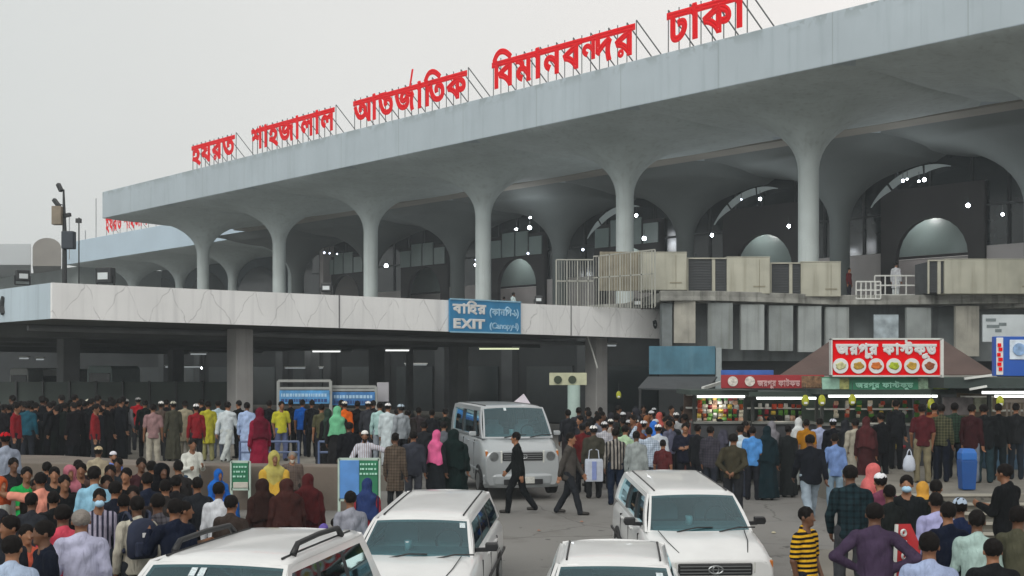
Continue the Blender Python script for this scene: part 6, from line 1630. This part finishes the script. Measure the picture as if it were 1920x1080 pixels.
P_(1388, 794, 'man in white shirt just behind the olive shirt', 'tee', 'b9cad4', '3a4150', 185, Y=29)
P_(1411, 798, 'person in sky blue shirt and dark trousers', 'tee', '4c86c4', '1e2026', 182, Y=28.4)
P_(1438, 782, 'woman in dark teal gown with coral shawl over her shoulder', 'burqa', '12242a', '12242a', 180, Y=28.4, wide=1.0)
P_(1447, 778, 'woman with grey scarf close behind the coral shawl', 'gown', '33373a', '26282c', 190, Y=31, scarf='77767c')
P_(1478, 785, 'person in dark patterned coat by the mustard shirt', 'robe', '1d2122', '1d2122', 180, Y=29.0)
P_(1512, 772, 'man in mustard yellow shirt at the food stall', 'tee', 'a8741a', '24262c', 182, Y=30.0, base=.1)
P_(1497, 780, 'person in white scarf left of the mustard shirt', 'gown', 'a8adab', '2a2c30', 200, Y=30.6, scarf='c2c6c6', base=.1)
P_(1537, 776, 'person in pale lilac shirt right of the mustard shirt', 'tee', '9aa4c4', '2a2c34', 182, Y=30.6, base=.1)
P_(1562, 770, 'man in white cap and black jacket by the stall', 'jacket', '14161c', '1a1c22', 180, Y=30.2, head='capc8ccd8', base=.1)
P_(1520, 822, 'man in black coat and pale jeans in front of the mustard shirt', 'jacket', '161920', '8a98a4', 185, 'stride', Y=24.8, wide=1.12)
P_(1566, 800, 'man in light blue shirt and pale blue trousers', 'shirt', '6a84b4', '7f96a8', 170, 'relax', Y=26.2, base=-.05)
P_(1585, 782, 'person in black with white shawl left of the maroon dress', 'gown', '1c1e20', '1c1e20', 200, Y=29.5, scarf='23252a', base=.1)
P_(1604, 776, 'tall person in long cream waistcoat at the stall', 'robe', '9d998c', '8f8b80', 190, Y=29.0, base=.15)
P_(1624, 772, 'tall woman in dark maroon dress at the stall', 'gown', '3a1c1e', '3a1c1e', 190, Y=28.6, base=.2, scarf='4a2426')
P_(1653, 774, 'man in black hooded jacket leaning at the stall counter', 'jacket', '121417', '15171b', 215, 'phone', Y=28.8, base=.3)
P_(1680, 786, 'person in dark clothes at the stall counter end', 'shirt', '1a1c1f', '16181b', 170, Y=30.2, base=PL)
# brighter people scattered through the packed part
for i, (px, Y, c_, w_, hd, ps, rz, lb) in enumerate([
    (1120, 32.5, '6a6f7c', 'shirt', 'hair', 'phone', 120, 'person in slate shirt peering right behind the olive coat'), (1145, 34, 'a8a39a', 'tunic', 'cape0e0da', 'stand', 180, 'white capped man in beige tunic behind the white hood'),
    (1168, 33, '2f4a3a', 'tee', 'hair', 'face', 200, 'person in bottle green shirt left of the rusty scarf'), (1183, 36, 'b9bcc4', 'shirt', 'hair', 'relax', 150, 'person in white shirt far back above the grey hood'),
    (1212, 35, '8a5a3a', 'gown', None, 'stand', 190, 'woman in tan scarf behind the blue hood'), (1255, 32, '5c5f72', 'shirt', 'hair', 'relax', 210, 'person in dusty blue shirt right of the lower white caps'),
    (1268, 34, 'b0b4b8', 'shirt', 'cape6e6e6', 'stand', 180, 'white capped man left of the navy jacket with badge'), (1300, 33.5, '7a4a44', 'gown', None, 'phone', 170, 'woman in brick red scarf behind the black jacket'),
    (1322, 35, '90949c', 'shirt', 'capd8dce4', 'stand', 190, 'pale capped man behind the grey checked jacket'), (1350, 32.5, '4a4a58', 'jacket', 'hair', 'fold', 140, 'person in violet grey jacket above the white estate roof'),
    (1362, 35, 'b8b09a', 'tee', 'hair', 'raise', 180, 'person in sand shirt raising an arm below the snack kiosk'), (1425, 33, '7a7f86', 'shirt', 'grey', 'stand', 0, 'grey bearded man facing this way beside the coral shawl'),
    (1462, 33.5, '5a3f38', 'tunic', 'hair', 'relax', 200, 'person in cocoa tunic left of the patterned coat'), (1490, 34, '9aa0a2', 'shirt', 'hair', 'behind', 180, 'person in light grey shirt behind the white scarf'),
    (1580, 33.5, '6a6048', 'tee', 'hair', 'phone', 180, 'person in khaki tee at the green banner stall'), (1640, 32.5, '3f4f6a', 'shirt', 'hair', 'fold', 180, 'person in steel blue shirt at the stall counter')]):
    P_(px, 0, lb, w_, c_, rc_.choice(dk2), rz, ps, Y=Y, H=rc_.uniform(1.55, 1.75), base=.05, head=hd, scarf=c_ if w_ == 'gown' else None)
# --- shop platform
P_(1730, 776, 'man in maroon shirt and khaki trousers on the platform', 'tee', '4a1d22', '77705a', 178, 'relax', Y=26.6, base=PL, wide=1.08)
P_(1752, 778, 'dark haired person with orange top beside the maroon shirt', 'shirt', '7a4a30', '1a1d24', 190, Y=27.6, base=PL)
P_(1765, 772, 'man in camouflage shirt and navy trousers on the platform', 'shirt', '34372a', '151a26', 185, Y=26.8, base=PL, pat='c', h2='5a5a44')
P_(1790, 775, 'person in mottled green shirt behind the blue bin', 'shirt', '2d3f33', '1a2028', 180, Y=27.8, base=PL, pat='c', h2='17201c')
P_(1822, 772, 'man in red and black jacket with white bag right of the blue bin', 'jacket', '33191c', '68707c', 150, Y=26.6, base=PL)
P_(1845, 770, 'tall man in black jacket at the right of the platform', 'jacket', '16191b', '22343a', 180, 'phone', Y=26.6, base=PL, wide=1.1)
P_(1872, 775, 'man in black coat nearest the barred stall', 'jacket', '1a1d1f', '1b2428', 190, Y=27.2, base=PL)
P_(1905, 780, 'person in dark clothes at the barred stall, right edge', 'shirt', '202224', '202830', 180, Y=27.4, base=PL)
# --- people low on the right
P_(1596, 872, 'man in dark teal checked shirt seen from behind', 'shirt', '1c2e34', '3a3c40', 182, 'relax', Y=15.9, base=RP + .1, pat='c', h2='0f171b', psc=13, wide=1.12, H=1.72)
P_(1636, 868, 'woman with coral scarf behind the white cap', 'gown', 'c06060', '4a3034', 120, Y=18.2, base=RP, scarf='cc6b6a')
P_(1652, 896, 'man in white cap and plum waistcoat', 'jacket', '6a3a4e', '30343a', 200, 'phone', Y=16.6, base=RP, head='cape0e2e6')
P_(1668, 925, 'person in black with white stripe beside the plum waistcoat', 'shirt', '1a1e1e', '2b2f3a', 190, Y=15.8, base=RP, H=1.58)
P_(1700, 915, 'person in blue face mask and dark shirt', 'shirt', '1a1e20', '1c2024', 0, Y=16.3, base=RP, extra='mask')
P_(1730, 922, 'child in orange scarf and bright yellow dress', 'gown', 'b4b01e', 'b4b01e', 190, Y=17.6, base=RP, H=1.45, scarf='c0903e')
P_(1755, 926, 'dark haired person close behind the yellow dress', 'shirt', '1d2220', '22262a', 180, Y=16.3, base=RP, H=1.6)
P_(1755, 965, 'person in white and violet shirt before the yellow dress', 'shirt', '9fa0c8', '22262a', 200, Y=14.6, base=RP, H=1.6)
P_(1510, 957, 'boy in yellow and black striped shirt on the road', 'tee', 'd9a82a', '24262c', 60, 'relax', Y=14.2, base=-.2, pat='h', h2='17181a', psc=17, H=1.6)
P_(1640, 945, 'man in dark purple shirt with hands on hips', 'shirt', '41354a', '26282e', 182, 'hips', Y=12.9, base=RP, wide=1.15)
P_(1742, 1012, 'man in pale lavender blue shirt at the bottom right', 'shirt', '9aa8c8', '2a2d36', 184, Y=10.6, base=RP, wide=1.12, H=1.66)
P_(1778, 975, 'man in navy shirt behind the lavender blue shirt', 'shirt', '141a2a', '1d2028', 185, Y=13.0, base=RP)
P_(1800, 965, 'person in cap with navy and white logo shirt', 'shirt', '1b2540', '1d2028', 170, Y=14.0, base=RP, head='capa9b9cc', H=1.6)
P_(1832, 985, 'person in pale green and white shirt bending forward', 'shirt', '9db5b0', '1d2028', 200, 'phone', Y=12.6, base=RP, H=1.62)
P_(1888, 920, 'man in black jacket and face mask holding something out', 'jacket', '131517', '15171a', -120, 'phone', Y=16.6, base=.0, wide=1.15, H=1.7)
P_(1908, 985, 'person in brown and green at the right edge', 'shirt', '4a4a3c', '1d2028', 180, Y=12.6, base=RP)
P_(1862, 1030, 'person in dark jacket at the bottom right corner', 'jacket', '1a1c1e', '1d2028', 180, Y=11.0, base=RP, H=1.55)
# --- packed dark background of the right-hand crowd
for row, (Y, y0) in enumerate(((33, 0), (36, 0), (39.5, 0))):
    for px in range(1085 + row * 7, 1700, 18 if row == 0 else 16):
        if row == 0 and px > 1480: continue
        c_, w_ = rc_.choice(dk2), rc_.choice(['shirt', 'jacket', 'shirt', 'gown'])
        P_(px + rc_.uniform(-5, 5), 0, autolabel(c_, w_, px, ['front', 'middle', 'back'][row], RM, ''), w_, c_, rc_.choice(dk2), rc_.choice([180, 150, 120, 210, 240, 0, 40, -50, 90, -90]),
           rc_.choice(['stand', 'relax', 'phone', 'fold', 'behind', 'walk', 'face']), Y=Y + rc_.uniform(-1.4, 1.4), H=rc_.uniform(1.48, 1.80), base=0 if Y < 38 else .1, group='packed dark crowd before the stalls', head=rc_.choice(['hair', 'hair', 'hair', 'capb9bcc0']))
for px, Y in ((745, 35), (765, 34), (785, 36), (810, 34), (835, 35), (1065, 34), (1085, 36)):
    c_ = rc_.choice(dk2)
    P_(px, 0, autolabel(c_, 'shirt', px, 'shaded', [(800, 'crowd right of the white notice'), (900, 'crowd at the rear of the van'), (2000, 'crowd by the green post')], ''), 'shirt', c_, rc_.choice(dk2), 180, 'stand', Y=Y, H=1.66, base=.2, group='dark people behind the van')
# --- people up on the deck
P_(1680, 496, 'man in white tunic by the railing on the upper ledge', 'tunic', 'c3cacc', 'bcc3c5', 150, Y=57, base=6.13, head='hair')
P_(1590, 512, 'person in dark red leaning on a motorbike-dark railing end', 'shirt', '5a1c20', '20222a', 60, Y=57.5, base=6.13, H=1.4) if False else P_(1592, 513, 'person in dark red on the upper ledge left of the railing', 'shirt', '5a1c20', '20222a', 60, Y=57.5, base=6.13, H=1.45)
P_(962, 545, 'worker in white bending on top of the canopy', 'shirt', 'aebfc0', '2a3038', 120, 'phone', Y=52.5, base=4.95, H=1.2)
P_(945, 552, 'dark-clothed worker beside the white one on the canopy', 'shirt', '1c2230', '1c2230', 180, Y=53, base=4.95, H=1.05)
# --- carried things
S_ = POSES['stand']
b0 = bp_.location; bk = empty('backpack', (b0.x, b0.y, b0.z + .98), bp_.rotation_euler.z, 'navy backpack on the back of the man in the cream sweater', 'backpack')
M_BP = mat('pack_navy', '18223a', .8, .15, 9, .4, 20)
r = []
for z_, w_, d_ in ((0, .26, .10), (.03, .33, .15), (.2, .35, .17), (.36, .31, .14), (.43, .20, .08), (.45, .06, .03)):
    r.append([(w_ / 2 * math.copysign(abs(math.cos(t)) ** .6, math.cos(t)), .24 + d_ / 2 * math.copysign(abs(math.sin(t)) ** .7, math.sin(t)), z_) for t in [2 * math.pi * k / 20 for k in range(20)]])
MB().loft(r).build('bag', M_BP, bk, smooth=True)
r = [[(x * 1, .325 + y, z_) for x, y in ((-.11, 0), (.11, 0), (.10, .05), (-.10, .05))] for z_ in (.03, .2)]
MB().loft(r).build('pocket', M_BP, bk, bevel=.02)
MB().bar((-.02, .33, .27), (.02, .33, .27), .02, .05).build('zip_tag', M_WHITE, bk)
for sx in (-1, 1): MB().tube([(sx * .10, .17, .42), (sx * .12, .10, .49), (sx * .12, -.02, .50), (sx * .13, -.13, .40), (sx * .14, -.14, .2), (sx * .17, .1, .06)], .018, 6).build('strap', M_BP, bk)
def bag(px, py, Y, w, h, m, label, base_name='plastic_bag'):
    root = empty(base_name, at(px, Y, elev(py, Y)), 0, label, 'bag')
    r = [[(w * f / 2 * math.cos(t) * (1 + .08 * math.sin(3 * t)), w * .35 * f * math.sin(t), z_ * h) for t in [2 * math.pi * k / 14 for k in range(14)]] for f, z_ in ((.6, 0), (.98, .1), (1.02, .4), (.85, .75), (.5, 1.0))]
    MB().loft(r).build('pouch', m, root, smooth=True)
    for sx in (-1, 1): MB().tube([(sx * w * .2, 0, h * .97), (sx * w * .12, 0, h * 1.25), (0, 0, h * 1.38)], .012, 5).build('handle', m, root)
    return root
M_BAGW = mat('bag_white', 'b4bcc9', .7, .12, 9)
def bigbag(px0, px1, y0, y1, Y, label):
    p0, p1 = at(px0, Y, elev(y1, Y)), at(px1, Y, elev(y0, Y)); root = empty('carried_sack', ((p0.x + p1.x) / 2, Y, p0.z), 0, label, 'bag'); w, h = p1.x - p0.x, p1.z - p0.z
    MB().loft([[(sx * w / 2 * f, sy * .12 * f, z_) for sx, sy in ((-1, -1), (0, -1.2), (1, -1), (1, 1), (0, 1.2), (-1, 1))] for f, z_ in ((.95, 0), (1, .04), (1, h - .04), (.94, h))]).build('sack', M_BAGW, root)
    MB().bar((0, -.15, .04), (0, -.15, h - .04), .10, .01).build('blue_stripe', mat('stripe_blue', '8090c4', .7, .1), root)
    for sx in (-1, 1): MB().tube([(sx * w * .3, 0, h), (sx * w * .25, 0, h + .2), (sx * w * .1, 0, h + .22)], .012, 5).build('handle', M_BAGW, root)
bigbag(1097, 1130, 861, 902, 28.35, 'white sack with pale blue stripe carried by the olive coat man')
bag(1705, 884, 26.5, .26, .34, M_BAGW, 'pale plastic bag held by the man in maroon shirt')
bag(1362, 800, 26, .01, .01, M_BAGW, 'x') if False else None
# shawls worn over gowns are parts of their wearers; print on the black shirt

for i, (px, Y, sz) in enumerate([(1536, 15.4, .07), (1120, 21.5, .05), (1062, 19.4, .05), (1490, 19.8, .06), (1450, 23.0, .05), (1090, 24.2, .04), (1480, 17.2, .05), (1530, 21.0, .06), (1010, 23.2, .04)]):
    q = at(px, Y, G(Y) + .012); r_ = random.Random(i)
    tag(MB().loft([[(q.x + sz * f * (math.cos(t) + .3 * r_.random()), q.y + sz * f * math.sin(t), q.z + h_ + .008 * r_.random()) for t in [2 * math.pi * k / 7 for k in range(7)]] for f, h_ in ((1, 0), (.5, .02))]).build('paper_scrap', mat('scrap_%d' % (i % 3), ['c8c8c2', 'a9a48c', '8a6a5a'][i % 3], .8, .2, 30)),
        '%s paper scrap lying on the road, %s' % (['white', 'beige', 'brown'][i % 3], ['beside the striped boy', 'right of the striding man', 'between saloon and estate cars', 'right of the estate car roof', 'near the coral shawl woman', 'below the white sack', 'left of the striped boy', 'left of the pale jeans man', 'between the two walking men'][i]), 'litter', 'litter on the road')

# ---------------------------------------------------------------- thin evening haze over the whole place
hz = MB().box((0, 435, 9.5), (1420, 960, 24.5)).build('haze', None)
hz.data.materials.clear()
hm = bpy.data.materials.new('haze_air'); hm.use_nodes = True; n = hm.node_tree.nodes; n.clear()
o_ = n.new('ShaderNodeOutputMaterial'); v_ = n.new('ShaderNodeVolumePrincipled'); v_.inputs['Color'].default_value = (.80, .88, .93, 1); v_.inputs['Density'].default_value = .0012; v_.inputs['Anisotropy'].default_value = .2
hm.node_tree.links.new(v_.outputs[0], o_.inputs['Volume']); hz.data.materials.append(hm)
tag(hz, 'thin grey haze hanging over the whole scene', None, kind='stuff')
